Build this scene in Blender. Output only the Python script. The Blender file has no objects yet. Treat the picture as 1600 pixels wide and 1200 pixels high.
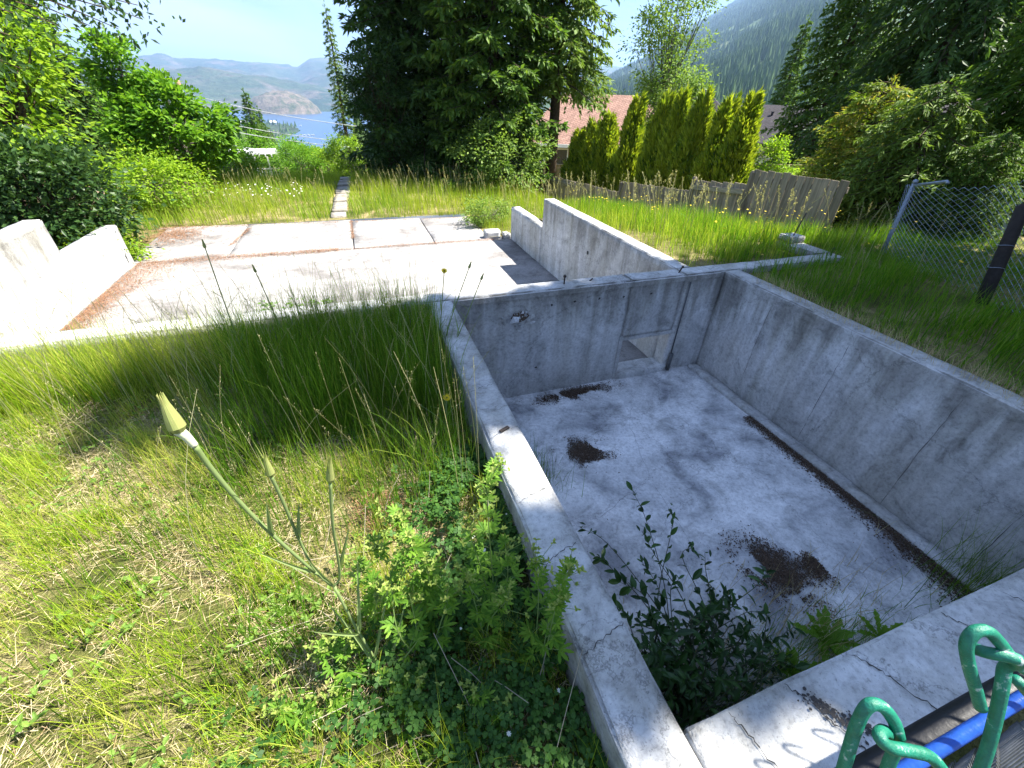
import bpy, math, random
import numpy as np
from mathutils import Matrix, Vector, noise as mnoise

rnd = random.Random(7)
rng = np.random.default_rng(7)
SC = bpy.context.scene
COL = SC.collection

# ------------------------------------------------------------------ camera
CAM = np.array([0.0, 0.0, 1.5])
ROT = np.array([[0.946350124, -0.322008054, 0.027060222],      # image right
                [-0.161575196, -0.544044772, -0.823352137],    # image down
                [0.279847991, 0.774807137, -0.566885353]])     # forward
FPX = 655.0
cam = bpy.data.cameras.new('camera')
cam.sensor_width = 36.0
cam.lens = FPX / 1600 * 36
cam.clip_start = 0.02
cam.clip_end = 60000
cob = bpy.data.objects.new('camera', cam)
COL.objects.link(cob)
m = Matrix.Identity(4)
for i in range(3):
    m[i][0], m[i][1], m[i][2], m[i][3] = ROT[0][i], -ROT[1][i], -ROT[2][i], CAM[i]
cob.matrix_world = m
SC.camera = cob

# ------------------------------------------------------------------ sky, sun, exposure
SUN = Vector((0.68, -0.07, 1.0)).normalized()
SUN_EL = math.asin(SUN.z)
SUN_AZ = math.atan2(SUN.x, SUN.y)
world = bpy.data.worlds.new('World')
SC.world = world
world.use_nodes = True
wt = world.node_tree
wn, wl = wt.nodes, wt.links
wn.clear()
w_out = wn.new('ShaderNodeOutputWorld')
w_bg = wn.new('ShaderNodeBackground')
w_sky = wn.new('ShaderNodeTexSky')
w_sky.sky_type = 'NISHITA'
w_sky.sun_disc = False
w_sky.sun_elevation = SUN_EL
w_sky.sun_rotation = SUN_AZ
w_sky.altitude = 500
w_sky.air_density = 1.0
w_sky.dust_density = 0.0
w_sky.ozone_density = 4.0
w_bg.inputs['Strength'].default_value = 0.115
w_tc = wn.new('ShaderNodeTexCoord')
w_map = wn.new('ShaderNodeMapping')
w_map.inputs['Scale'].default_value = (1.2, 1.2, 5.0)
w_map.inputs['Rotation'].default_value = (0.1, 0.25, 0.0)
w_no = wn.new('ShaderNodeTexNoise')
w_no.inputs['Scale'].default_value = 1.6
w_no.inputs['Detail'].default_value = 7
w_no.inputs['Roughness'].default_value = 0.55
w_no.inputs['Distortion'].default_value = 0.6
w_rp = wn.new('ShaderNodeValToRGB')
w_rp.color_ramp.elements[0].position = 0.45
w_rp.color_ramp.elements[1].position = 0.66
w_mix = wn.new('ShaderNodeMixRGB')
w_mix.inputs['Color2'].default_value = (2.7, 2.85, 3.2, 1)
w_gam = wn.new('ShaderNodeGamma'); w_gam.inputs['Gamma'].default_value = 0.5   # evens out the bright horizon
w_sc = wn.new('ShaderNodeMath'); w_sc.operation = 'MULTIPLY'; w_sc.inputs[1].default_value = 0.8
wl.new(w_tc.outputs['Generated'], w_map.inputs['Vector'])
wl.new(w_map.outputs['Vector'], w_no.inputs['Vector'])
wl.new(w_no.outputs['Fac'], w_rp.inputs['Fac'])
wl.new(w_rp.outputs['Color'], w_sc.inputs[0])
wl.new(w_sc.outputs[0], w_mix.inputs['Fac'])
wl.new(w_sky.outputs['Color'], w_gam.inputs['Color'])
w_tint = wn.new('ShaderNodeMixRGB'); w_tint.blend_type = 'MULTIPLY'; w_tint.inputs['Fac'].default_value = 1.0
w_tint.inputs['Color2'].default_value = (.70, .88, 1.28, 1)
wl.new(w_gam.outputs['Color'], w_tint.inputs['Color1'])
wl.new(w_tint.outputs['Color'], w_mix.inputs['Color1'])
wl.new(w_mix.outputs['Color'], w_bg.inputs['Color'])
wl.new(w_bg.outputs['Background'], w_out.inputs['Surface'])

sl = bpy.data.lights.new('sun', 'SUN')
sl.energy = 5.0
sl.angle = math.radians(0.53)
sl.color = (1.0, 0.95, 0.86)
sob = bpy.data.objects.new('sun', sl)
COL.objects.link(sob)
sob.location = (20, -5, 30)
sob.rotation_euler = SUN.to_track_quat('Z', 'Y').to_euler()

SC.view_settings.view_transform = 'Standard'
SC.view_settings.look = 'None'
SC.view_settings.exposure = 2.0
SC.view_settings.gamma = 1.0
SC.view_settings.use_curve_mapping = False
SC.cycles.max_bounces = 5
SC.cycles.diffuse_bounces = 2
SC.cycles.transmission_bounces = 2
SC.cycles.transparent_max_bounces = 6
SC.cycles.volume_bounces = 0
SC.cycles.caustics_reflective = False
SC.cycles.caustics_refractive = False


# ------------------------------------------------------------------ helpers
def ray(x, y):
    return ROT.T @ np.array([(x - 800) / FPX, (y - 600) / FPX, 1.0])


def at_z(x, y, z):
    d = ray(x, y)
    return CAM + d * (z - CAM[2]) / d[2]


def at_depth(x, y, t):
    return CAM + ray(x, y) * t


def at_r(x, y, r):
    d = ray(x, y)
    return CAM + d * r / math.hypot(d[0], d[1])


def sstep(a, b, x):
    t = np.clip((np.asarray(x, float) - a) / (b - a), 0, 1)
    return t * t * (3 - 2 * t)


class MB:
    """collects triangles/quads and builds one mesh object"""

    def __init__(s):
        s.v = []; s.n = 0; s.f3 = []; s.f4 = []; s.fn = []

    def add(s, V, F):
        V = np.asarray(V, float).reshape(-1, 3)
        F = np.asarray(F, int)
        s.v.append(V)
        (s.f3 if F.shape[1] == 3 else s.f4).append(F + s.n)
        s.n += len(V)

    def poly(s, V):
        V = np.asarray(V, float)
        s.v.append(V); s.fn.append(list(range(s.n, s.n + len(V)))); s.n += len(V)

    def box(s, x0, x1, y0, y1, z0, z1):
        V = [(x, y, z) for z in (z0, z1) for y in (y0, y1) for x in (x0, x1)]
        s.add(V, [(0, 2, 3, 1), (4, 5, 7, 6), (0, 1, 5, 4), (2, 6, 7, 3), (0, 4, 6, 2), (1, 3, 7, 5)])

    def bar(s, a, b, w, h, up=(0, 0, 1)):
        """a box with its long axis from a to b"""
        a = np.asarray(a, float); b = np.asarray(b, float)
        d = (b - a) / np.linalg.norm(b - a)
        u = np.asarray(up, float)
        if abs(d @ u) > .99: u = np.array([0, 1., 0])
        sd = np.cross(d, u); sd /= np.linalg.norm(sd)
        u = np.cross(sd, d)
        V = [p + sd * i * w / 2 + u * j * h / 2 for p in (a, b) for j in (-1, 1) for i in (-1, 1)]
        s.add(V, [(0, 2, 3, 1), (4, 5, 7, 6), (0, 1, 5, 4), (2, 6, 7, 3), (0, 4, 6, 2), (1, 3, 7, 5)])

    def tube(s, pts, rad, k=6, cap=True):
        P = np.asarray(pts, float); n = len(P)
        rad = np.broadcast_to(np.asarray(rad, float), (n,))
        T = np.gradient(P, axis=0); T /= np.linalg.norm(T, axis=1)[:, None] + 1e-12
        u = np.array([0, 0, 1.]) if abs(T[0][2]) < .9 else np.array([1., 0, 0])
        V = []
        for i in range(n):
            a = np.cross(T[i], u); a /= np.linalg.norm(a) + 1e-12
            u = np.cross(a, T[i])
            for j in range(k):
                th = 2 * math.pi * j / k
                V.append(P[i] + rad[i] * (a * math.cos(th) + u * math.sin(th)))
        F = [(i * k + j, i * k + (j + 1) % k, (i + 1) * k + (j + 1) % k, (i + 1) * k + j) for i in range(n - 1) for j in range(k)]
        base = s.n
        s.add(V, F)
        if cap:
            s.fn.append([base + j for j in range(k)][::-1]); s.fn.append([base + (n - 1) * k + j for j in range(k)])

    def mesh(s, name, smooth=False, origin=(0, 0, 0)):
        V = (np.concatenate(s.v) if s.v else np.zeros((0, 3))) - np.asarray(origin, float)
        f3 = np.concatenate(s.f3) if s.f3 else np.zeros((0, 3), int)
        f4 = np.concatenate(s.f4) if s.f4 else np.zeros((0, 4), int)
        loops = np.concatenate([f3.ravel(), f4.ravel()] + [np.array(f) for f in s.fn]).astype(np.int32)
        tot = np.concatenate([np.full(len(f3), 3), np.full(len(f4), 4), np.array([len(f) for f in s.fn], int)]).astype(np.int32)
        me = bpy.data.meshes.new(name)
        me.vertices.add(len(V)); me.vertices.foreach_set('co', V.astype(np.float32).ravel())
        me.loops.add(len(loops)); me.loops.foreach_set('vertex_index', loops)
        st = np.concatenate([[0], np.cumsum(tot)[:-1]]).astype(np.int32)
        me.polygons.add(len(tot)); me.polygons.foreach_set('loop_start', st); me.polygons.foreach_set('loop_total', tot)
        me.polygons.foreach_set('use_smooth', np.full(len(tot), smooth))
        me.update(calc_edges=True)
        return me

    def build(s, name, mat, parent=None, smooth=False):
        o = bpy.data.objects.new(name, None)
        bpy.data.objects.remove(o)
        org = (0, 0, 0)
        if parent is not None:
            org = parent['_org'] if '_org' in parent.keys() else (0, 0, 0)
        me = s.mesh(name, smooth, org)
        me.materials.append(mat)
        o = bpy.data.objects.new(name, me)
        COL.objects.link(o)
        if parent is not None:
            o.parent = parent
            o['_org'] = tuple(org)
        return o


ALL = []


def tag(o, label=None, cat=None, group=None, kind=None):
    if label: o['label'] = label
    if cat: o['category'] = cat
    if group: o['group'] = group
    if kind: o['kind'] = kind
    return o


def thing(name, loc, label, cat, group=None):
    o = bpy.data.objects.new(name, None)
    o.empty_display_size = .2
    o.location = tuple(float(c) for c in loc)
    o['_org'] = tuple(float(c) for c in loc)
    COL.objects.link(o)
    return tag(o, label, cat, group)


def dup(o, parent=None):
    c = o.copy(); COL.objects.link(c); c.parent = parent
    for ch in list(o.children): dup(ch, c)
    return c


def place(o, loc, rz=0.0, sc=1.0):
    o.location = tuple(float(c) for c in loc); o.rotation_euler = (0, 0, rz)
    o.scale = (sc, sc, sc) if not isinstance(sc, tuple) else sc
    return o


def fbm(x, y, z=0.0, oct=4):
    return mnoise.fractal(Vector((x, y, z)), 0.9, 2.1, oct)


# ------------------------------------------------------------------ materials
def mat_new(name):
    m_ = bpy.data.materials.new(name); m_.use_nodes = True
    nt = m_.node_tree; nt.nodes.clear()
    out = nt.nodes.new('ShaderNodeOutputMaterial')
    return m_, nt, out


def N(nt, t, **kw):
    n = nt.nodes.new('ShaderNode' + t)
    for k, v in kw.items():
        if k in n.inputs.keys(): n.inputs[k].default_value = v
        else: setattr(n, k, v)
    return n


def ramp(nt, fac, stops, interp='LINEAR'):
    r = N(nt, 'ValToRGB'); cr = r.color_ramp; cr.interpolation = interp
    while len(cr.elements) < len(stops): cr.elements.new(0.5)
    for e, (p, c) in zip(cr.elements, stops):
        e.position = p
        e.color = (c, c, c, 1) if isinstance(c, (int, float)) else (*c[:3], 1)
    nt.links.new(fac, r.inputs['Fac'])
    return r.outputs['Color']


def coords(nt, scale=(1, 1, 1), rot=(0, 0, 0)):
    g = N(nt, 'NewGeometry'); mp = N(nt, 'Mapping')
    mp.inputs['Scale'].default_value = scale; mp.inputs['Rotation'].default_value = rot
    nt.links.new(g.outputs['Position'], mp.inputs['Vector'])
    return mp.outputs['Vector']


def noise(nt, vec, scale, detail=5, rough=.55, dist=0.0):
    n = N(nt, 'TexNoise', Scale=scale, Detail=detail, Roughness=rough, Distortion=dist)
    nt.links.new(vec, n.inputs['Vector'])
    return n.outputs['Fac']


def mixc(nt, fac, a, b, mode='MIX'):
    x = N(nt, 'MixRGB'); x.blend_type = mode
    for i, v in (('Fac', fac), ('Color1', a), ('Color2', b)):
        if hasattr(v, 'links'): nt.links.new(v, x.inputs[i])
        else: x.inputs[i].default_value = v if isinstance(v, (int, float)) else (*v[:3], 1)
    return x.outputs['Color']


def mulv(nt, a, b, op='MULTIPLY'):
    x = N(nt, 'Math'); x.operation = op
    for i, v in enumerate((a, b)):
        if hasattr(v, 'links'): nt.links.new(v, x.inputs[i])
        else: x.inputs[i].default_value = v
    return x.outputs[0]


def finish(nt, out, col, rough=.8, bump=None, bstr=.3, bdist=.02, spec=.3, metal=0.0):
    p = N(nt, 'BsdfPrincipled')
    if hasattr(col, 'links'): nt.links.new(col, p.inputs['Base Color'])
    else: p.inputs['Base Color'].default_value = (*col, 1)
    if hasattr(rough, 'links'): nt.links.new(rough, p.inputs['Roughness'])
    else: p.inputs['Roughness'].default_value = rough
    p.inputs['Specular IOR Level'].default_value = spec
    p.inputs['Metallic'].default_value = metal
    if bump is not None:
        b = N(nt, 'Bump'); b.inputs['Strength'].default_value = bstr; b.inputs['Distance'].default_value = bdist
        nt.links.new(bump, b.inputs['Height']); nt.links.new(b.outputs['Normal'], p.inputs['Normal'])
    nt.links.new(p.outputs['BSDF'], out.inputs['Surface'])


def concrete(name, light=(.46, .46, .45), mid=(.33, .33, .32), dark=(.17, .17, .165), streak=True, patch=1.1, blotch=.5):
    m_, nt, out = mat_new(name)
    v = coords(nt)
    big = noise(nt, v, patch, 6, .6, .5)
    col = ramp(nt, big, [(.34, dark), (.47, mid), (.6, light)])
    col = mixc(nt, blotch, mid, col)
    if streak:
        vs = coords(nt, (7.0, 7.0, .55))
        s1 = noise(nt, vs, 1.0, 5, .6, .3)
        col = mixc(nt, .75, col, ramp(nt, s1, [(.34, (.70, .69, .66)), (.5, (1, 1, 1)), (.68, (1.15, 1.16, 1.18))]), 'MULTIPLY')
        vs2 = coords(nt, (2.6, 2.6, .35))
        s2 = noise(nt, vs2, 1.0, 3, .5, .6)
        col = mixc(nt, .6, col, ramp(nt, s2, [(.38, (.74, .72, .65)), (.52, (1, 1, 1))]), 'MULTIPLY')
    midn = noise(nt, v, 4.5, 7, .7, .8)
    col = mixc(nt, 1.0, col, ramp(nt, midn, [(.32, (.62, .62, .61)), (.46, (.95, .95, .95)), (.62, (1.12, 1.12, 1.12))]), 'MULTIPLY')
    if streak:
        # damp run-down stains that start at the top of the wall
        sp = N(nt, 'SeparateXYZ'); nt.links.new(coords(nt), sp.inputs[0])
        run = noise(nt, coords(nt, (5.2, 5.2, .5)), 1.0, 4, .6, .5)
        depth = mulv(nt, mulv(nt, sp.outputs['Z'], -1.15), mulv(nt, run, 1.9), 'SUBTRACT')
        gn = N(nt, 'NewGeometry'); sn = N(nt, 'SeparateXYZ'); nt.links.new(gn.outputs['True Normal'], sn.inputs[0])
        side = ramp(nt, sn.outputs['Z'], [(.3, .85), (.6, 0.0)])   # only upright faces carry run-down stains
        col = mixc(nt, side, col, ramp(nt, mulv(nt, depth, 1.0, 'ADD'), [(.16, (.56, .55, .52)), (.42, (.86, .86, .84)), (.62, (1.05, 1.06, 1.07))]), 'MULTIPLY')
    fine = noise(nt, v, 38, 6, .7)
    col = mixc(nt, .85, col, ramp(nt, fine, [(.3, .62), (.5, 1.0), (.75, 1.2)]), 'MULTIPLY')
    pit = noise(nt, v, 130, 3, .6)
    col = mixc(nt, .7, col, ramp(nt, pit, [(.30, .5), (.40, 1.0)]), 'MULTIPLY')
    wv = N(nt, 'TexNoise', Scale=5.0, Detail=6.0, Roughness=.7); nt.links.new(v, wv.inputs['Vector'])
    dv = N(nt, 'VectorMath'); dv.operation = 'MULTIPLY_ADD'
    nt.links.new(wv.outputs['Color'], dv.inputs[0]); dv.inputs[1].default_value = (.28, .28, .28); nt.links.new(v, dv.inputs[2])
    vo = N(nt, 'TexVoronoi', Scale=.9); vo.feature = 'DISTANCE_TO_EDGE'; nt.links.new(dv.outputs[0], vo.inputs['Vector'])
    hair = ramp(nt, vo.outputs['Distance'], [(.0, .25), (.0045, 1.0)])
    col = mixc(nt, .6, col, hair, 'MULTIPLY')
    hgt = mulv(nt, mulv(nt, fine, .6), mulv(nt, pit, .5), 'ADD')
    hgt = mulv(nt, hgt, mulv(nt, midn, .8), 'ADD')
    finish(nt, out, col, .88, hgt, .6, .014, .2)
    return m_


def leafy(name, cols, transl=.35, rough=.5, patch=None, spec=.18):
    """leaf / blade material: colour varies from leaf to leaf, light passes through"""
    m_, nt, out = mat_new(name)
    g = N(nt, 'NewGeometry')
    k = len(cols)
    col = ramp(nt, g.outputs['Random Per Island'], [(i / (k - 1), c) for i, c in enumerate(cols)])
    if patch:
        v = coords(nt)
        f = noise(nt, v, patch[0], 3, .5)
        col = mixc(nt, ramp(nt, f, [(.42, 0.0), (.58, 1.0)]), col, mixc(nt, patch[2], col, patch[1]))
    p = N(nt, 'BsdfPrincipled'); p.inputs['Roughness'].default_value = rough
    p.inputs['Specular IOR Level'].default_value = spec
    t = N(nt, 'BsdfTranslucent'); mx = N(nt, 'MixShader')
    mx.inputs['Fac'].default_value = transl
    nt.links.new(col, p.inputs['Base Color'])
    tc = mixc(nt, 1.0, col, (1.35, 1.35, .75), 'MULTIPLY')
    nt.links.new(tc, t.inputs['Color'])
    nt.links.new(p.outputs['BSDF'], mx.inputs[1]); nt.links.new(t.outputs['BSDF'], mx.inputs[2])
    nt.links.new(mx.outputs['Shader'], out.inputs['Surface'])
    return m_


def plain(name, col, rough=.6, var=.25, scale=20, spec=.4, metal=0.0, bstr=.2):
    m_, nt, out = mat_new(name)
    v = coords(nt)
    f = noise(nt, v, scale, 5, .65)
    c = mixc(nt, 1.0, col, ramp(nt, f, [(.3, 1 - var), (.7, 1 + var)]), 'MULTIPLY')
    finish(nt, out, c, rough, f, bstr, .01, spec, metal)
    return m_


def wood(name, a, b, axis='z', scale=1.0):
    m_, nt, out = mat_new(name)
    sc = {'z': (28, 28, 1.6), 'x': (1.6, 28, 28), 'y': (28, 1.6, 28)}[axis]
    v = coords(nt, tuple(c * scale for c in sc))
    g = N(nt, 'NewGeometry')
    oi = N(nt, 'ObjectInfo')
    f = noise(nt, v, 1.0, 6, .65, .4)
    col = ramp(nt, f, [(.3, b), (.65, a)])
    col = mixc(nt, .8, col, ramp(nt, oi.outputs['Random'], [(0, .7), (1, 1.25)]), 'MULTIPLY')
    v2 = coords(nt)
    col = mixc(nt, .6, col, ramp(nt, noise(nt, v2, 2.2, 4, .6), [(.35, (.7, .72, .66)), (.6, (1.1, 1.08, 1.05))]), 'MULTIPLY')
    finish(nt, out, col, .85, f, .5, .01, .15)
    return m_


M = {}
M['concrete_wall'] = concrete('concrete_wall', (.60, .60, .59), (.49, .49, .48), (.34, .34, .33))
M['concrete_top'] = M['concrete_wall']
M['concrete_floor'] = concrete('concrete_floor', (.74, .74, .74), (.56, .565, .57), (.27, .275, .29), False, 1.7, 1.0)
M['concrete_slab'] = concrete('concrete_slab', (.34, .328, .32), (.27, .258, .25), (.16, .15, .143), False, .9, .9)
M['crack'] = plain('crack_dark', (.045, .042, .04), .95, .3, 60)
M['steel'] = plain('rusty_steel', (.045, .035, .03), .7, .4, 90, .4, .3)
M['pipe'] = plain('grey_conduit', (.09, .095, .1), .5, .3, 50)
M['galv'] = plain('galvanised_wire', (.24, .29, .36), .45, .25, 60, .5, .5)
M['post_dark'] = plain('creosoted_post', (.022, .018, .016), .85, .4, 30)
M['green_vinyl'] = plain('green_vinyl', (.008, .155, .095), .3, .28, 60, .5, 0, .15)
def scuffed(name, col, worn):
    m_, nt, out = mat_new(name)
    v = coords(nt)
    f = noise(nt, v, 260, 5, .7); g_ = noise(nt, v, 60, 5, .65, .6)
    c = mixc(nt, 1.0, col, ramp(nt, g_, [(.3, .6), (.7, 1.35)]), 'MULTIPLY')
    c = mixc(nt, ramp(nt, mulv(nt, g_, mulv(nt, f, .5), 'ADD'), [(.86, 0.0), (.93, 1.0)]), c, worn)
    finish(nt, out, c, ramp(nt, f, [(.3, .28), (.7, .6)]), f, .35, .004, .45)
    return m_


M['green_vinyl'] = scuffed('green_vinyl_scuffed', (.008, .155, .095), (.30, .40, .36))
M['blue_paint'] = plain('blue_paint', (.015, .075, .36), .3, .25, 40, .5, 0, .15)
M['gap_shade_black'] = plain('gap_shade_black', (.008, .008, .009), .5, .2, 40)
M['bark'] = plain('bark', (.075, .055, .04), .95, .5, 16, .1, 0, .9)
M['bark_grey'] = plain('bark_grey', (.13, .115, .1), .95, .4, 16, .1, 0, .9)
M['fence_wood'] = wood('fence_wood', (.30, .255, .20), (.15, .125, .10))
M['fence_rail'] = wood('fence_rail', (.32, .28, .22), (.17, .145, .11), 'y')
M['fence_tan'] = wood('fence_tan', (.50, .38, .23), (.34, .25, .15))
M['pole_wood'] = wood('pole_wood', (.36, .24, .15), (.22, .14, .09))
M['board_wood'] = wood('board_wood', (.26, .20, .15), (.14, .11, .08), 'x')
M['siding'] = wood('siding_brown', (.30, .13, .055), (.20, .08, .035))
M['white_paint'] = plain('white_paint', (.78, .78, .77), .6, .06, 8)
M['off_white'] = plain('off_white_paint', (.62, .62, .60), .7, .12, 6)
M['glass_dark'] = plain('window_glass', (.02, .025, .03), .08, .1, 3, .5)
M['paver'] = concrete('paver', (.36, .33, .29), (.27, .245, .21), (.17, .15, .13), False, 2.0, .6)


def shingle(name, a, b):
    m_, nt, out = mat_new(name)
    v = coords(nt)
    br = N(nt, 'TexBrick', Scale=1.0); br.inputs['Color1'].default_value = (*a, 1); br.inputs['Color2'].default_value = (*b, 1)
    br.inputs['Mortar'].default_value = (*[c * .45 for c in b], 1); br.inputs['Mortar Size'].default_value = .012
    br.inputs['Brick Width'].default_value = .34; br.inputs['Row Height'].default_value = .16
    tc = N(nt, 'TexCoord'); nt.links.new(tc.outputs['Object'], br.inputs['Vector'])
    c = mixc(nt, .7, br.outputs['Color'], ramp(nt, noise(nt, v, 3.5, 5, .7), [(.3, .7), (.7, 1.25)]), 'MULTIPLY')
    finish(nt, out, c, .95, noise(nt, v, 30, 3, .6), .4, .01, .1)
    return m_


M['roof_brown'] = shingle('roof_brown', (.30, .185, .145), (.23, .14, .11))
M['roof_dark'] = shingle('roof_dark', (.055, .05, .055), (.04, .038, .042))

M['needle_dark'] = leafy('needles_dark', [(.028, .066, .014), (.048, .10, .02), (.085, .155, .03)], .32, .55)
M['needle_mid'] = leafy('needles_mid', [(.045, .10, .016), (.08, .16, .022), (.14, .225, .034)], .34, .55)
M['needle_light'] = leafy('needles_light', [(.07, .13, .022), (.12, .20, .032), (.19, .27, .05)], .35, .55)
M['needle_far'] = leafy('needles_far', [(.05, .10, .035), (.08, .14, .045), (.11, .18, .055)], .3, .6)
M['leaf_green'] = leafy('leaf_green', [(.06, .16, .012), (.11, .24, .018), (.18, .33, .03)], .45, .5)
M['leaf_bright'] = leafy('leaf_bright', [(.11, .22, .012), (.19, .32, .02), (.29, .41, .035)], .45, .5)
M['leaf_dark'] = leafy('leaf_dark', [(.02, .052, .014), (.035, .08, .02), (.06, .115, .028)], .3, .4)
M['leaf_pale'] = leafy('leaf_pale', [(.10, .18, .03), (.16, .26, .045), (.23, .33, .07)], .42, .5)
M['thuja'] = leafy('thuja_sprays', [(.05, .10, .010), (.11, .19, .014), (.24, .33, .02), (.40, .44, .035)], .4, .55, (2.6, (.32, .38, .03), .6))
M['thuja_gold'] = leafy('thuja_gold', [(.08, .14, .015), (.17, .23, .022), (.30, .32, .035), (.42, .30, .07)], .4, .55, (2.2, (.10, .19, .02), .7))
M['privet'] = leafy('privet_leaf', [(.014, .045, .010), (.026, .075, .014), (.05, .12, .022)], .25, .4, None, .35)
M['cinque'] = leafy('cinquefoil_leaf', [(.07, .17, .018), (.12, .25, .025), (.20, .34, .04)], .45, .5)
M['cinque_top'] = leafy('cinquefoil_bud', [(.20, .28, .06), (.28, .36, .08), (.35, .42, .11)], .4, .5)
M['clover'] = leafy('clover_leaf', [(.025, .075, .015), (.045, .115, .02), (.075, .165, .03)], .35, .5)
M['rosette'] = leafy('rosette_leaf', [(.10, .19, .03), (.16, .27, .045), (.2, .31, .06)], .4, .5)
M['salsify'] = leafy('salsify_stem', [(.20, .27, .10), (.24, .31, .12)], .25, .5)
M['salsify_head'] = leafy('salsify_bract', [(.26, .32, .10), (.34, .38, .13), (.42, .42, .16)], .35, .5)
M['salsify_neck'] = plain('salsify_neck', (.46, .50, .33), .6, .1, 60)
M['petal'] = leafy('yellow_petal', [(.70, .52, .02), (.8, .62, .04)], .3, .5)
M['white_petal'] = leafy('white_petal', [(.75, .75, .68), (.85, .85, .8)], .3, .5)
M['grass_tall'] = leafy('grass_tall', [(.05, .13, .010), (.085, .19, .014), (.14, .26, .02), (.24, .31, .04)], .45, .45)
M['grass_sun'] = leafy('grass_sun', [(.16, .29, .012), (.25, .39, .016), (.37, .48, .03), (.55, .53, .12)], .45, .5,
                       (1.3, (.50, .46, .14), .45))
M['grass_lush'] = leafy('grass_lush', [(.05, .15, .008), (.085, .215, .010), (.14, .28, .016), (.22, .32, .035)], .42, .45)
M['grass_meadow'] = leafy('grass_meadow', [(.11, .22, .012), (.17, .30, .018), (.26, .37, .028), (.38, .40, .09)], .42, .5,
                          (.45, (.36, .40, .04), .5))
M['straw'] = leafy('straw', [(.34, .27, .14), (.52, .43, .25), (.66, .57, .38), (.36, .22, .12)], .25, .7)
M['seed'] = leafy('seed_heads', [(.28, .26, .12), (.38, .36, .18), (.46, .44, .26)], .3, .6)
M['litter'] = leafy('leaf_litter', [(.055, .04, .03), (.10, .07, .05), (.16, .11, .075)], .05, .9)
M['needle_litter'] = leafy('needle_litter', [(.16, .075, .04), (.25, .13, .07), (.34, .21, .13)], .05, .9)
M['dry_stem'] = plain('dry_stem', (.30, .26, .20), .8, .2, 40)
M['stem_green'] = plain('stem_green', (.13, .2, .05), .6, .2, 40)
M['stem_dark'] = plain('stem_dark', (.05, .06, .03), .7, .2, 40)


def ground_material():
    m_, nt, out = mat_new('ground_soil_moss')
    v = coords(nt)
    f1 = noise(nt, v, 1.4, 6, .6, .4)
    f2 = noise(nt, v, 9, 6, .7)
    f3 = noise(nt, v, 70, 4, .7)
    col = ramp(nt, f1, [(.30, (.055, .075, .016)), (.45, (.13, .13, .04)), (.60, (.30, .25, .12)), (.74, (.19, .10, .045))])
    col = mixc(nt, .75, col, ramp(nt, f2, [(.3, .45), (.5, 1.0), (.7, 1.35)]), 'MULTIPLY')
    col = mixc(nt, .8, col, ramp(nt, f3, [(.3, .4), (.5, 1.0), (.72, 1.5)]), 'MULTIPLY')
    finish(nt, out, col, .95, mulv(nt, f2, f3, 'ADD'), .9, .03, .1)
    return m_


def hill_material(name, a, b, c, s1, s2, rock=None):
    m_, nt, out = mat_new(name)
    v = coords(nt)
    f = noise(nt, v, s1, 6, .6, .3)
    g = noise(nt, v, s2, 5, .7)
    col = ramp(nt, f, [(.35, a), (.52, b), (.68, c)])
    if rock:
        col = mixc(nt, ramp(nt, noise(nt, v, s1 * 2.3, 6, .65, .5), [(.48, 0.0), (.62, 1.0)]), col, rock)
    col = mixc(nt, .8, col, ramp(nt, g, [(.32, .45), (.5, 1.0), (.7, 1.4)]), 'MULTIPLY')
    finish(nt, out, col, .95, g, 1.0, 1.2 / max(s2, .02) * .3, .05)
    return m_


M['ground'] = ground_material()
M['hill'] = hill_material('hillside_forest', (.035, .06, .022), (.055, .085, .03), (.10, .12, .05), .006, .09)
M['mountain'] = hill_material('mountain_forest', (.025, .045, .03), (.04, .062, .035), (.06, .075, .045), .0014, .02, (.10, .09, .075))
M['forest_mt'] = hill_material('near_mountain', (.045, .08, .03), (.07, .11, .04), (.10, .14, .055), .003, .05, (.11, .13, .06))
M['rockhill'] = hill_material('rocky_hill', (.045, .06, .03), (.12, .10, .075), (.18, .145, .115), .02, .09)


def water_material():
    m_, nt, out = mat_new('lake_water')
    v = coords(nt, (1, 1, 1))
    f = noise(nt, v, .12, 5, .6, .4)
    b = noise(nt, v, .9, 3, .5)
    col = ramp(nt, f, [(.3, (.018, .05, .12)), (.7, (.03, .075, .16))])
    finish(nt, out, col, .28, b, .25, .3, .5)
    return m_


M['water'] = water_material()

# ------------------------------------------------------------------ terrain
SLAB_Z = -1.18
PIT_Z = -1.19


def h_ground(x, y):
    """ground height, numpy-friendly"""
    x = np.asarray(x, float); y = np.asarray(y, float)
    left = -.27 - .9 * sstep(4.0, 10.0, y)
    right = -.06 - .42 * sstep(4.5, 8.5, y) - .70 * sstep(8.0, 12.0, y)
    right = right - .55 * sstep(4.8, 7.3, x) * sstep(3.6, 6.0, y) - .10 * sstep(6.2, 9.0, x) - .02 * np.clip(x - 9, 0, 40)
    sh = sstep(7.8, 9.2, y)
    k = sstep(0, 1, (x - (.6 + 2.75 * sh)) / (3.2 - 1.6 * sh))
    z = left * (1 - k) + right * k
    r = np.hypot(x, y)
    az = np.degrees(np.arctan2(x, y))
    fall = .16 * (1 - sstep(18, 30, az)) + .055 * sstep(18, 30, az)
    z = z - fall * np.clip(r - 17.5, 0, None) * sstep(0, 4, y)
    bump = .02 * np.sin(1.9 * x + .7) * np.sin(1.6 * y + .3) + .012 * np.sin(4.7 * x) * np.sin(5.3 * y + 1)
    return z + bump


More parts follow.
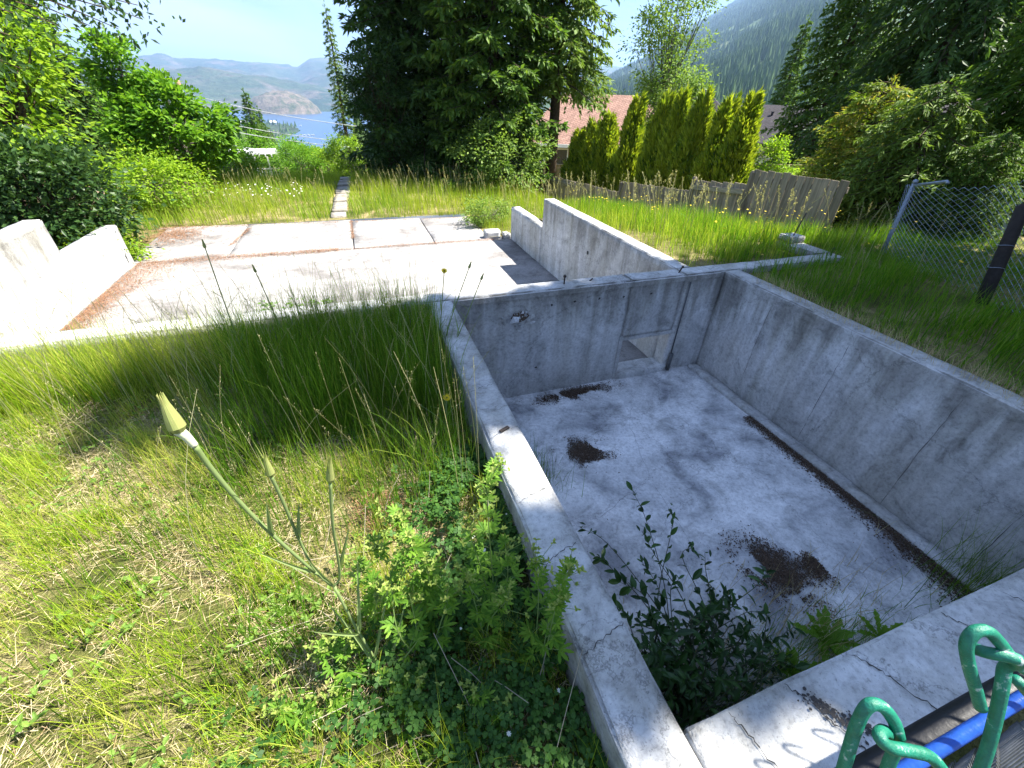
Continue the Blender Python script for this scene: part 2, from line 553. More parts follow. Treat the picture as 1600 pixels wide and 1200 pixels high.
def grid_patch(mb, x0, x1, y0, y1, dx, dy):
    nx = max(1, int(round((x1 - x0) / dx))); ny = max(1, int(round((y1 - y0) / dy)))
    xs = np.linspace(x0, x1, nx + 1); ys = np.linspace(y0, y1, ny + 1)
    X, Y = np.meshgrid(xs, ys)
    Z = h_ground(X, Y)
    V = np.stack([X, Y, Z], -1).reshape(-1, 3)
    i = np.arange(nx)[None, :] + np.arange(ny)[:, None] * (nx + 1)
    i = i.ravel()
    mb.add(V, np.stack([i, i + 1, i + nx + 2, i + nx + 1], 1))


g = MB()
grid_patch(g, -45, .50, -12, 3.50, .3, .25)
grid_patch(g, 3.80, 60, -12, 3.55, .4, .3)
grid_patch(g, .50, 3.80, -12, .04, .2, .2)
grid_patch(g, -45, -4.10, 3.50, 11.7, .3, .2)
grid_patch(g, 3.34, 60, 3.55, 11.7, .35, .25)
grid_patch(g, 2.70, 3.34, 9.25, 11.7, .2, .2)
grid_patch(g, -45, 60, 11.7, 62, .8, .8)
ground = g.build('ground', M['ground'], None, True)
tag(ground, 'mossy soil and dry thatch under the grass', None, None, 'structure')

# far land: polar sheet that goes down to the lake and up to the far range
LAKE = -118.0


def interp_el(az, prof):
    return np.interp(az, [p[0] for p in prof], [p[1] for p in prof])


FAR_PROF = [(-80, 2.2), (-40, 1.9), (-25, 1.6), (-18, 1.75), (-14, 2.0), (-12, 2.1), (-9, 2.1), (-6.5, 1.95), (-4.6, 1.75),
            (-3.4, 1.75), (-2.9, 2.1), (-2.2, 2.5), (-1, 2.65), (.5, 2.6), (1.8, 2.2), (3.4, 1.7), (7, 1.3), (14, 1.6), (20, 1.7),
            (25, 2.3), (29, 3.0), (32, 2.6), (36, 2.2), (50, 2.2), (100, 2.2)]


def far_height(az, r):
    a = np.radians(az)
    x = r * np.sin(a); y = r * np.cos(a)
    k = sstep(18, 32, az)
    nl = -1.3 - .16 * np.minimum(r - 17.5, 60) - .1165 * np.clip(r - 77.5, 0, None)
    nr = -1.6 - .055 * np.minimum(r - 17.5, 300)
    near = nl * (1 - k) + nr * k
    pen = (LAKE + 4.5) * np.ones_like(r)
    # peninsula on the left of the bay
    inpen = (1 - sstep(-6.6, -5.0, az + 1.2 * np.sin(r / 170))) * (1 - sstep(2050, 2250, r + 60 * np.sin(az * 2)))
    near = np.where(near < pen, np.where(inpen > .5, pen, LAKE - 6), near)
    near = np.where((near < LAKE + 2) & (r > 900) & (inpen <= .5), LAKE - 6, near)
    ridge = 1.5 + np.tan(np.radians(interp_el(az, FAR_PROF))) * 9000
    t = np.clip((r - 3350) / (9000 - 3350), 0, 1)
    # a lower ridge half way, on the left
    mid = (LAKE + 150) * np.exp(-((r - 5200) / 900) ** 2) * 0
    rise = LAKE - 6 + (ridge - LAKE + 6) * (t ** 1.15)
    shelf = 135 * np.exp(-((r - 4700) / 700.) ** 2) * np.exp(-((az + 10) / 7.) ** 2)
    far = np.where(r > 3350, rise + shelf, LAKE - 6)
    far = np.where(r > 9000, ridge - (r - 9000) * .12, far)
    z = np.maximum(near, far)
    return x, y, z


az = np.concatenate([np.arange(-80, -24, 2.0), np.arange(-24, 4, .26), np.arange(4, 22, 1.0), np.arange(22, 50, .5), np.arange(50, 101, 2.0)])
rr = np.concatenate([np.geomspace(58, 1000, 40), np.linspace(1040, 3300, 40), np.linspace(3350, 9000, 70), [9400, 10500, 12000]])
A, Rr = np.meshgrid(az, rr)
X, Y, Z = far_height(A, Rr)
for i in range(X.shape[0]):
    for j in range(X.shape[1]):
        r_ = Rr[i, j]
        if Z[i, j] > LAKE + 3 and r_ > 3350:
            w = min(1, (r_ - 3350) / 1500) * (0.35 if r_ >= 8900 else 1.0)
            Z[i, j] += w * 95 * fbm(X[i, j] / 900, Y[i, j] / 900, 3.1, 6) * (.35 if abs(A[i, j]) < 4 and r_ > 8000 else 1)
        elif Z[i, j] > LAKE + 3:
            Z[i, j] += min(2.0, (r_ - 55) / 200) * fbm(X[i, j] / 60, Y[i, j] / 60, 1.0, 3)
ny, nx = X.shape
idx = (np.arange(nx - 1)[None, :] + np.arange(ny - 1)[:, None] * nx).ravel()
g = MB(); g.add(np.stack([X, Y, Z], -1).reshape(-1, 3), np.stack([idx, idx + 1, idx + nx + 1, idx + nx], 1))
tag(g.build('terrain', M['mountain'], None, True), 'long blue mountain range across the lake', None, None, 'structure')

# closer wooded slope sheet laid over the first kilometre
g = MB()
rr2 = np.geomspace(59, 930, 60); az2 = np.arange(-80, 24.1, .8)
A, Rr = np.meshgrid(az2, rr2); X, Y, Z = far_height(A, Rr)
Z = Z + np.clip((Rr - 57) / 40, 0, 2.5)
ny, nx = X.shape
idx = (np.arange(nx - 1)[None, :] + np.arange(ny - 1)[:, None] * nx).ravel()
g.add(np.stack([X, Y, Z], -1).reshape(-1, 3), np.stack([idx, idx + 1, idx + nx + 1, idx + nx], 1))
tag(g.build('hillside', M['hill'], None, True), 'wooded slope going down to the lake', None, None, 'structure')

g = MB()
n = 96
ring = [(math.sin(math.radians(a)), math.cos(math.radians(a))) for a in np.linspace(-80, 60, n)]
V = [(s * r, c * r, LAKE) for r in (700, 2000, 4300) for s, c in ring]
F = [(k * n + i, k * n + i + 1, (k + 1) * n + i + 1, (k + 1) * n + i) for k in range(2) for i in range(n - 1)]
g.add(V, F)
tag(g.build('lake_water', M['water']), 'blue lake between the wooded shores', None, None, 'structure')

# rocky headland on the far shore
g = MB()
c0 = at_r(447, 180, 3250)
U, W = np.meshgrid(np.linspace(-1.3, 1.3, 60), np.linspace(-1.3, 1.3, 40))
hz = np.zeros_like(U)
for i in range(U.shape[0]):
    for j in range(U.shape[1]):
        u = U[i, j]; w = W[i, j]
        hz[i, j] = 108 * max(0, 1 - (abs(u + .02) ** 2.1 + w * w)) ** .62 * (1 + .14 * fbm(u * 3, w * 3, 5, 5)) + 6 * fbm(u * 12, w * 12, 2, 3)
V = np.stack([c0[0] + U * 205, c0[1] + W * 260, LAKE - 7 + hz], -1).reshape(-1, 3)
ny, nx = U.shape
idx = (np.arange(nx - 1)[None, :] + np.arange(ny - 1)[:, None] * nx).ravel()
g.add(V, np.stack([idx, idx + 1, idx + nx + 1, idx + nx], 1))
tag(g.build('rocky_hill', M['rockhill'], None, True), 'round rocky headland on the far lake shore', None, None, 'structure')

# near forested mountain on the right
MT_PROF = [(21, -1.5), (25, .3), (29, 1.6), (32, 3.0), (34, 4.4), (36, 5.3), (38.5, 6.6), (40.5, 7.6), (43, 9.0), (46, 10.2), (52, 11.5), (60, 12.5), (75, 13.5), (100, 12)]


def mt_height(az_, r_):
    top = 1.5 + np.tan(np.radians(interp_el(az_, MT_PROF))) * 6000
    t = np.clip((r_ - 420) / (6000 - 420), 0, 1)
    return -20 + (top + 20) * t ** 1.1


az3 = np.arange(20, 100, .45); rr3 = np.concatenate([np.linspace(400, 6000, 90), [6300, 7000]])
A, Rr = np.meshgrid(az3, rr3); Z = mt_height(A, Rr); Z = np.where(Rr > 6000, Z - (Rr - 6000) * .5, Z)
X = Rr * np.sin(np.radians(A)); Y = Rr * np.cos(np.radians(A))
for i in range(X.shape[0]):
    for j in range(X.shape[1]):
        w = min(1, (Rr[i, j] - 400) / 1800)
        Z[i, j] += w * 80 * fbm(X[i, j] / 800, Y[i, j] / 800, 9.0, 6)
ny, nx = X.shape
idx = (np.arange(nx - 1)[None, :] + np.arange(ny - 1)[:, None] * nx).ravel()
g = MB(); g.add(np.stack([X, Y, Z], -1).reshape(-1, 3), np.stack([idx, idx + 1, idx + nx + 1, idx + nx], 1))
tag(g.build('mountain', M['forest_mt'], None, True), 'steep forested mountain behind the dark roofed house', None, None, 'structure')


def cone_forest(name, pts, hts, mat, label, wid=.2):
    """many far conifers that read as one mass"""
    k = 4
    n_ = len(pts); P = np.asarray(pts); H = np.asarray(hts)
    V = []
    F = []
    ph = rng.random(n_) * 6.28
    tip = P + np.stack([np.zeros(n_), np.zeros(n_), H], 1)
    allv = [tip]
    for lev, (zf, wf) in enumerate(((.04, 1.0),)):
        for j in range(k):
            th = ph + 2 * np.pi * j / k + lev * .6
            jit = 1 + .35 * (rng.random(n_) - .5)
            allv.append(P + np.stack([np.cos(th) * H * wid * wf * jit, np.sin(th) * H * wid * wf * jit, H * zf], 1))
    Vv = np.stack(allv, 1).reshape(-1, 3); S = 1 + k
    b = np.arange(n_)[:, None] * S
    Fl = []
    for j in range(k):
        Fl += [b + np.array([[1 + j, 1 + (j + 1) % k, 0]])]
    mb = MB(); mb.add(Vv, np.concatenate(Fl))
    return tag(mb.build(name, mat), label, None, None, 'stuff')


pts = []; hts = []
for _ in range(52000):
    a = rnd.uniform(25, 49); r_ = 6000 * rnd.uniform(.028, 1.0) ** .75
    z_ = float(mt_height(np.array(a), np.array(r_)))
    x_, y_ = r_ * math.sin(math.radians(a)), r_ * math.cos(math.radians(a))
    z_ += min(1, (r_ - 400) / 1800) * 80 * fbm(x_ / 800, y_ / 800, 9.0, 6)
    if fbm(x_ / 260, y_ / 260, 2.0, 3) < -.30: continue
    pts.append((x_, y_, z_ - 2)); hts.append(rnd.uniform(14, 30))
cone_forest('conifer_forest', pts, hts, M['needle_far'], 'conifer forest covering the mountain on the right', .2)
pts = []; hts = []
for _ in range(5200):
    a = rnd.uniform(-40, 18); r_ = math.exp(rnd.uniform(math.log(75), math.log(2150)))
    x_, y_, z_ = far_height(np.array([a]), np.array([r_]))
    if z_[0] < LAKE + 3: continue
    if -8.2 < a < 1 and r_ < 240: continue
    if -9 < a < 1 and r_ < 900 and rnd.random() < .6: continue
    pts.append((x_[0], y_[0], z_[0] - 1)); hts.append(rnd.uniform(5, 11) if r_ < 700 else rnd.uniform(9, 20))
cone_forest('lakeside_woods', pts, hts, M['needle_far'], 'mixed woods on the slope between the lot and the lake', .3)

# ------------------------------------------------------------------ concrete walls and floors
def rough_box(mb, x0, x1, y0, y1, z0, z1, step=.05, amp=.004, chip=.017):
    """a poured concrete block: slightly uneven faces and worn arrises"""
    def lin(a, b):
        n_ = max(1, int(round((b - a) / step)))
        v_ = np.linspace(a, b, n_ + 1)
        e = .012
        return np.concatenate([[a, a + e], v_[1:-1], [b - e, b]]) if n_ > 1 else np.array([a, a + e, b - e, b])
    xs, ys, zs = lin(x0, x1), lin(y0, y1), lin(z0, z1)

    def disp(P):
        out = P.copy()
        for i_, p in enumerate(P):
            q = Vector((p[0], p[1], p[2]))
            nse = mnoise.noise_vector(q * 3.1) * amp + mnoise.noise_vector(q * 14) * amp * .5
            out[i_] += np.array(nse)
            on = [int(abs(p[k_] - a_) < 1e-6) - int(abs(p[k_] - b_) < 1e-6) for k_, a_, b_ in ((0, x0, x1), (1, y0, y1), (2, z0, z1))]
            if sum(1 for o in on if o) >= 2:
                c = .35 + max(0, mnoise.noise(q * 7.0) + .15) * 1.6 + max(0, mnoise.noise(q * 1.9)) * .8
                out[i_] += np.array(on) * chip * c
        return out

    def face(us, vs, f):
        U_, V_ = np.meshgrid(us, vs)
        P = np.array([f(a_, b_) for a_, b_ in zip(U_.ravel(), V_.ravel())])
        P = disp(P)
        nu = len(us); nv = len(vs)
        i_ = (np.arange(nu - 1)[None, :] + np.arange(nv - 1)[:, None] * nu).ravel()
        return P, np.stack([i_, i_ + 1, i_ + nu + 1, i_ + nu], 1)
    mb.add(*face(xs, ys, lambda a_, b_: (a_, b_, z1)))
    P, F_ = face(xs, zs, lambda a_, b_: (a_, y0, b_)); mb.add(P, F_)
    P, F_ = face(xs, zs, lambda a_, b_: (a_, y1, b_)); mb.add(P, F_[:, ::-1])
    P, F_ = face(ys, zs, lambda a_, b_: (x0, a_, b_)); mb.add(P, F_[:, ::-1])
    P, F_ = face(ys, zs, lambda a_, b_: (x1, a_, b_)); mb.add(P, F_)


def weld(o, smooth=False):
    import bmesh
    bm = bmesh.new(); bm.from_mesh(o.data)
    bmesh.ops.remove_doubles(bm, verts=bm.verts, dist=.0008)
    bm.to_mesh(o.data); bm.free()


WB = -1.30   # walls go a little below the floors
PX0, PX1, PY0, PY1 = .65, 3.65, .24, 3.44
T = .20


def crack(parent, pts, w, z=None, axis='z', jit=.006):
    """thin dark irregular line on a surface (2 mm proud)"""
    P = []
    pts = [np.array(p, float) for p in pts]
    for a_, b_ in zip(pts[:-1], pts[1:]):
        for t_ in np.linspace(0, 1, 9)[:-1]:
            P.append(a_ + (b_ - a_) * t_)
    P.append(pts[-1])
    nrm = {'z': np.array([0, 0, 1.]), 'y': np.array([0, -1., 0]), 'x': np.array([-1., 0, 0])}[axis]
    P = [p + np.array([rnd.uniform(-jit, jit) * (1 - abs(nrm[k])) for k in range(3)]) for p in P]
    V = []
    for i_, p in enumerate(P):
        d = P[min(i_ + 1, len(P) - 1)] - P[max(i_ - 1, 0)]; d /= np.linalg.norm(d)
        s_ = np.cross(d, nrm); ww = w * .55 * rnd.uniform(.2, 1.3) * (.35 if i_ in (0, len(P) - 1) else 1)
        V += [p + s_ * ww / 2, p - s_ * ww / 2]
    mb = MB(); mb.add(V, [(2 * i_, 2 * i_ + 1, 2 * i_ + 3, 2 * i_ + 2) for i_ in range(len(P) - 1)])
    return mb.build('crack', M['crack'], parent)


# left wall of the pit
w_left = thing('concrete_wall', ((PX0 - T + PX0) / 2, 1.8, WB), 'cracked low concrete wall between the weedy grass and the sunken pit', 'wall')
mb = MB(); rough_box(mb, PX0 - T, PX0, 0.0, PY1, WB, 0.0); o = mb.build('wall_body', M['concrete_wall'], w_left, True); weld(o)
for y_, w_ in ((.52, .006), (.86, .005), (1.17, .004), (1.62, .003), (2.05, .004)):
    crack(w_left, [(PX0 - T + .01, y_ - .02, .0062), (PX0 - .1, y_ + .012, .0062), (PX0 - .01, y_ + .03, .0062)], w_)
mb = MB(); mb.bar((.53, 1.63, .008), (.585, 1.655, .008), .02, .006); mb.build('rusty_strap', M['steel'], w_left)

# near wall
w_near = thing('concrete_wall', (2.2, .12, WB), 'near concrete wall of the pit running under the green wire fence', 'wall')
mb = MB(); rough_box(mb, PX0 + .002, PX1 + T, 0.0, PY0, WB, 0.002); o = mb.build('wall_body', M['concrete_wall'], w_near, True); weld(o)
for x_, dx, w_ in ((.80, .05, .007), (1.02, .10, .009), (1.30, .13, .009), (1.75, .10, .006), (2.05, .12, .005), (2.6, .1, .006)):
    crack(w_near, [(x_, PY0 - .01, .008), (x_ + dx * .4, .16, .008), (x_ + dx * .7, .07, .008), (x_ + dx, .01, .008)], w_)
# tar stain beside the second crack
mb = MB()
for _ in range(150):
    t_ = rnd.random(); cx = 1.05 + .12 * t_ + rnd.gauss(0, .013); cy = .19 - .14 * t_ + rnd.gauss(0, .012); s_ = rnd.uniform(.002, .008)
    mb.poly([(cx + s_ * math.cos(a_) * rnd.uniform(.5, 1.2), cy + s_ * math.sin(a_) * rnd.uniform(.5, 1.2), .0085 + _ * 2e-6) for a_ in np.linspace(0, 5.4, 6)])
mb.build('tar_stain', M['crack'], w_near)

# right wall of the pit
w_right = thing('concrete_wall', (3.75, 1.8, WB), 'streaked tall concrete wall on the right side of the pit', 'wall')
mb = MB(); rough_box(mb, PX1, PX1 + T, PY0 + .002, PY1, WB, -0.001); o = mb.build('wall_body', M['concrete_wall'], w_right, True); weld(o)
for y_ in (2.75, 1.95, 1.15, .55):
    crack(w_right, [(PX1 - .0075, y_, -.10), (PX1 - .0075, y_ + .01, -.6), (PX1 - .0075, y_ + .005, -1.17)], .006, axis='x', jit=.004)
mb = MB(); rough_box(mb, PX1 - .13, PX1 - .006, PY0 + .01, PY1 - .02, PIT_Z - .02, PIT_Z + .035, .08, .004, .01)
o = mb.build('footing_ledge', M['concrete_wall'], w_right, True); weld(o)

# back wall, with the crawl opening
w_back = thing('concrete_wall', (1.0, 3.54, WB), 'long concrete wall with a low square opening behind the pit', 'wall')
mb = MB()
DX0, DX1, DZ = 2.50, 3.16, -.66
rough_box(mb, -4.15, DX0, PY1, PY1 + T, WB, 0.0)
rough_box(mb, DX0, DX1, PY1 + .001, PY1 + T - .001, DZ, 0.0)
rough_box(mb, DX1, 5.48, PY1, PY1 + T, WB, 0.0)
o = mb.build('wall_body', M['concrete_wall'], w_back, True); weld(o)
mb = MB(); rough_box(mb, 5.22, 5.48, PY1 + T, 4.25, WB, .004); o = mb.build('return_wall', M['concrete_wall'], w_back, True); weld(o)
mb = MB(); rough_box(mb, 5.22, 5.48, 4.05, 4.25, .004, .09, .05, .004, .02); o = mb.build('raised_block', M['concrete_wall'], w_back, True); weld(o)
mb = MB(); rough_box(mb, DX0 + .003, DX1 + .03, PY1 - .02, PY1 + T + .02, WB, PIT_Z + .07, .06, .003, .008); o = mb.build('sill', M['concrete_wall'], w_back, True); weld(o)
# plate offset line along the top of the pit side of the wall
mb = MB(); mb.box(.70, 3.6, PY1 - .014, PY1 + .004, -.062, -.012); mb.build('form_ledge', M['concrete_wall'], w_back)
# door buck strips left in the opening
mb = MB(); mb.box(DX0 - .03, DX0 + .012, PY1 - .012, PY1 + .03, PIT_Z, DZ + .03); mb.build('buck_strip', M['concrete_wall'], w_back)
mb = MB(); mb.box(DX0 + .012, DX1 + .01, PY1 - .010, PY1 + .03, DZ - .025, DZ + .012); mb.build('buck_strip', M['concrete_wall'], w_back)
# conduit beside the opening
mb = MB(); mb.tube([(3.215, PY1 - .018, PIT_Z), (3.215, PY1 - .018, -.08)], .007, 8); cd = mb.build('conduit', M['pipe'], w_back, True)
mb = MB(); mb.tube([(3.215, PY1 - .03, PIT_Z + .02), (3.215, PY1 - .03, -.95)], .022, 8); mb.build('conduit_sleeve', M['pipe'], cd, True)
# broken pocket in the wall with rubble
pk = np.array([1.27, PY1 - .012, -.27])
mb = MB()
for _ in range(70):
    a_ = rnd.uniform(0, 6.28); r_ = rnd.random() ** .6
    c = pk + np.array([math.cos(a_) * r_ * .17, rnd.uniform(-.012, .012), math.sin(a_) * r_ * .11])
    s_ = rnd.uniform(.008, .03)
    vv = [c + np.array([rnd.uniform(-1, 1), rnd.uniform(-.6, .4), rnd.uniform(-1, 1)]) * s_ for _k in range(4)]
    mb.add(vv, [(0, 1, 2), (0, 2, 3), (0, 3, 1), (1, 3, 2)])
mb.build('broken_pocket', M['concrete_wall'], w_back)
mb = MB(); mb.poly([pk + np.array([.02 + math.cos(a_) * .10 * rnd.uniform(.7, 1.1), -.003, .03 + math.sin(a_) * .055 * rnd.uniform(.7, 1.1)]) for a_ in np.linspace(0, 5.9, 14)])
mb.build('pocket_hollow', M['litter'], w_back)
mb = MB(); c = pk + np.array([-.04, -.035, .015])
vv = [c + np.array(q) for q in ((-.05, 0, -.03), (.04, -.01, -.02), (.05, 0, .03), (-.02, -.01, .05), (0, -.04, 0))]
mb.add(vv, [(0, 1, 4), (1, 2, 4), (2, 3, 4), (3, 0, 4)]); mb.build('rubble', M['concrete_floor'], w_back)
for x_, z_ in ((1.62, -.16), (1.87, -.15), (2.14, -.15), (2.42, -.16), (2.75, -.16), (1.5, -.85)):
    mb = MB(); mb.poly([(x_ + .012 * math.cos(a_) * rnd.uniform(.6, 1.6), PY1 - .0075, z_ + .012 * math.sin(a_) * rnd.uniform(.6, 1.2)) for a_ in np.linspace(0, 5.4, 7)])
    mb.build('tie_hole', M['crack'], w_back)
for x_, y_, hgt, lean in ((1.78, 3.53, .095, .0), (3.10, 3.52, .07, .05), (5.33, 4.12, .28, .07), (5.36, 3.56, .10, .0), (2.05, 3.55, .02, .05)):
    mb = MB(); zt = .09 if y_ > 4 else 0
    mb.tube([(x_, y_, zt - .02), (x_ + lean, y_, zt + hgt)], .0075, 8); b_ = mb.build('anchor_bolt', M['steel'], w_back, True)
    if hgt < .2 and hgt > .05:
        mb = MB(); mb.tube([(x_ + lean * .9, y_, hgt * .72), (x_ + lean, y_, hgt * .9)], .015, 6); mb.build('nut', M['steel'], b_)

# garage side walls with their stepped ends
for x0, x1, name_lab in ((3.17, 3.37, 'stepped concrete retaining wall on the shady right side of the slab'),
                         (-4.15, -3.95, 'sunlit stepped concrete wall on the left side of the slab')):
    t_ = thing('retaining_wall', ((x0 + x1) / 2, 6.5, WB), name_lab, 'wall')
    mb = MB(); rough_box(mb, x0, x1, PY1 + T, 7.42, WB, -.003, .08); o = mb.build('wall_body', M['concrete_wall'], t_, True); weld(o)
    mb = MB(); rough_box(mb, x0 + .001, x1 - .001, 7.42, 9.2, WB, -.50, .08); o = mb.build('low_end', M['concrete_wall'], t_, True); weld(o)
    if x0 > 0:
        mb = MB(); mb.poly([(x0 - .0075, 5.6 + .03 * math.cos(a_), -.42 + .03 * math.sin(a_)) for a_ in np.linspace(0, 5.6, 9)]); mb.build('tie_hole', M['crack'], t_)

# floors
mb = MB(); rough_box(mb, PX0 - .02, PX1 + .02, PY0 - .02, PY1 + .02, -1.4, PIT_Z, .12, .006, 0)
o = mb.build('pit_floor', M['concrete_floor'], None, True); weld(o)
tag(o, 'stained concrete floor of the sunken pit', None, None, 'structure')
for pts_, w_ in (([(.9, 1.9), (1.4, 1.75), (2.0, 1.95), (2.6, 1.7)], .003), ([(2.0, 1.95), (2.2, 2.6), (2.6, 3.2)], .003), ([(1.6, .7), (1.9, 1.2), (2.0, 1.95)], .003)):
    crack(o, [(a_, b_, PIT_Z + .009) for a_, b_ in pts_], w_, jit=.02)
slab = tag(bpy.data.objects.new('slab', None), 'sunlit concrete floor slab of the roofless building', None, None, 'structure')
COL.objects.link(slab)
mb = MB(); rough_box(mb, -3.96, 3.18, PY1 + T - .01, 9.2, -1.4, SLAB_Z, .2, .006, .01); o = mb.build('floor_panel', M['concrete_slab'], slab, True); weld(o)
for x0, x1 in ((-4.3, -2.52), (-2.5, -.22), (-.2, 1.45), (1.47, 2.72)):
    mb = MB(); rough_box(mb, x0, x1, 9.235, 11.75 - .06 * (x0 + 4.3), -1.4, SLAB_Z + .012, .2, .006, .012); o = mb.build('floor_panel', M['concrete_slab'], slab, True); weld(o)
mb = MB(); rough_box(mb, 2.60, 2.95, 9.26, 9.46, SLAB_Z - .1, SLAB_Z + .17, .06, .012, .02); o = mb.build('concrete_block', M['concrete_wall'], None, True); weld(o)
tag(o, 'small broken concrete block beside the slab corner', 'concrete block')
mb = MB(); rough_box(mb, 3.02, 3.2, 9.26, 9.45, SLAB_Z - .1, SLAB_Z + .10, .04, .04, .04); o = mb.build('concrete_block', M['concrete_wall'], None, True); weld(o)
tag(o, 'dark rubble lump at the foot of the low wall end', 'concrete block')

# path of pavers through the meadow
path = tag(bpy.data.objects.new('path', None), 'narrow path of concrete pavers through the tall grass', None, None, 'structure')
COL.objects.link(path)
for k_, y_ in enumerate(np.arange(11.9, 17.6, .62)):
    x_ = -.50 + .25 * ((y_ - 11.9) / 5.7) + rnd.uniform(-.02, .02)
    z_ = float(h_ground(x_, y_)) + .03
    mb = MB(); rough_box(mb, x_ - .2, x_ + .2 + rnd.uniform(-.03, .03), y_ + rnd.uniform(0, .05), y_ + .5, z_ - .08, z_ + .02, .12, .006, .015)
    o = mb.build('paver', M['paver'], path, True); weld(o)

# ------------------------------------------------------------------ litter, grass and ground cover
def tri_blades(P, H, W, lean, curve, segs=3):
    """grass blades: P (n,3) roots, H heights, W widths, lean (n,2) horizontal bend"""
    n_ = len(P)
    th = rng.random(n_) * np.pi * 2
    side = np.stack([np.cos(th), np.sin(th), np.zeros(n_)], 1)
    rows = []
    for i_ in range(segs + 1):
        t_ = i_ / segs
        hx = lean * (curve * t_ * t_ + (1 - curve) * t_)[:, None] if hasattr(curve, 'shape') else lean * (curve * t_ * t_ + (1 - curve) * t_)
        L = np.hypot(hx[:, 0], hx[:, 1])
        up = t_ * np.sqrt(np.clip(1 - .75 * np.minimum(L, 1) ** 2, .15, 1))
        c = P + np.stack([hx[:, 0] * H, hx[:, 1] * H, up * H], 1)
        w = W * (1 - t_) ** .6 * .5
        if i_ < segs:
            rows += [c - side * w[:, None], c + side * w[:, None]]
        else:
            rows += [c]
    V = np.stack(rows, 1)
    S = V.shape[1]
    b = (np.arange(n_) * S)[:, None]
    F = []
    for i_ in range(segs - 1):
        a_ = 2 * i_
        F += [b + np.array([[a_, a_ + 1, a_ + 3]]), b + np.array([[a_, a_ + 3, a_ + 2]])]
    a_ = 2 * (segs - 1)
    F += [b + np.array([[a_, a_ + 1, a_ + 2]])]
    return V.reshape(-1, 3), np.concatenate(F)


def vnoise(x, y, s, seed=0.0):
    return np.array([mnoise.noise(Vector((a_ * s, b_ * s, seed))) for a_, b_ in zip(x, y)])


def scatter(n, x0, x1, y0, y1, dens=None, zf=None):
    x = rng.uniform(x0, x1, n); y = rng.uniform(y0, y1, n)
    if dens is not None:
        keep = rng.random(n) < dens(x, y)
        x, y = x[keep], y[keep]
    z = (h_ground(x, y) if zf is None else zf(x, y)) - .01
    return np.stack([x, y, z], 1)


def blades(name, mat, P, h0, h1, w0, w1, lean=.45, wind=(0, 0), label=None, segs=3, hfun=None, extra=None):
    n_ = len(P)
    H = rng.uniform(h0, h1, n_) * (hfun(P[:, 0], P[:, 1]) if hfun else 1)
    W = rng.uniform(w0, w1, n_)
    a_ = rng.random(n_) * 6.283; l_ = np.abs(rng.normal(0, lean, n_))
    Ln = np.stack([np.cos(a_) * l_ + wind[0], np.sin(a_) * l_ + wind[1]], 1)
    mb = MB(); mb.add(*tri_blades(P, H, W, Ln, .7, segs))
    if extra: extra(mb, P, H, Ln)
    o = mb.build(name, mat)
    return tag(o, label, 'grass', None, 'stuff')


# rough lawn left of the pit
def tall_mask(x, y):
    """1 where the grass stands tall and green (along the walls)"""
    a_ = np.exp(-((x - .22) / .42) ** 2) * sstep(1.25, 1.8, y) * 1.1
    b_ = sstep(2.55, 3.1, y) * (.62 + .3 * sstep(-2.2, -.6, x))
    c_ = np.exp(-(((x + .75) / .5) ** 2 + ((y - 2.1) / .6) ** 2)) * .75
    d_ = np.exp(-(((x + .55) / .25) ** 2 + ((y - .95) / .22) ** 2)) * .6
    e_ = np.exp(-(((x + .15) / .16) ** 2 + ((y - 1.45) / .2) ** 2)) * .55
    return np.clip(a_ + b_ + c_ + d_ + e_, 0, 1)


def clump(x, y, s=5.0, seed=1.0, a_=-.15, b_=.35):
    return sstep(a_, b_, vnoise(x, y, s, seed))


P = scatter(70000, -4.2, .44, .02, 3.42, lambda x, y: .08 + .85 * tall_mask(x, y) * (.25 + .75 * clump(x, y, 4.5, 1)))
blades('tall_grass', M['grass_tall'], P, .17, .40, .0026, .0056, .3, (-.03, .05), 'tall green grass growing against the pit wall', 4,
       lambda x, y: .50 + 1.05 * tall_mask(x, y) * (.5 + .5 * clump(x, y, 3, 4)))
P = scatter(9000, -1.15, .43, 2.15, 3.41, lambda x, y: (.25 + .75 * clump(x, y, 3.5, 11, -.3, .3)) * sstep(-1.15, -.5, x + .25 * (y - 2.6)))
blades('tall_grass', M['grass_tall'], P, .36, .74, .0026, .005, .22, (-.02, .04), 'tallest grass clump rising past the wall at the pit corner', 4)
P = scatter(4500, -3.2, -.9, 2.95, 3.42)
blades('tall_grass', M['grass_sun'], P, .24, .50, .0026, .0048, .25, (-.03, .04), 'bright grass fringe hiding the foot of the back wall on the left', 4)
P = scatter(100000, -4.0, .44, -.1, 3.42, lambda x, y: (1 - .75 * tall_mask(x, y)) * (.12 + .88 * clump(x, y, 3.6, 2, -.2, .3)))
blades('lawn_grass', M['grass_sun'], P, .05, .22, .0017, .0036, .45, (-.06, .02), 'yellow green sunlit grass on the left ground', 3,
       lambda x, y: .6 + .7 * clump(x, y, 3.6, 2, -.1, .4))
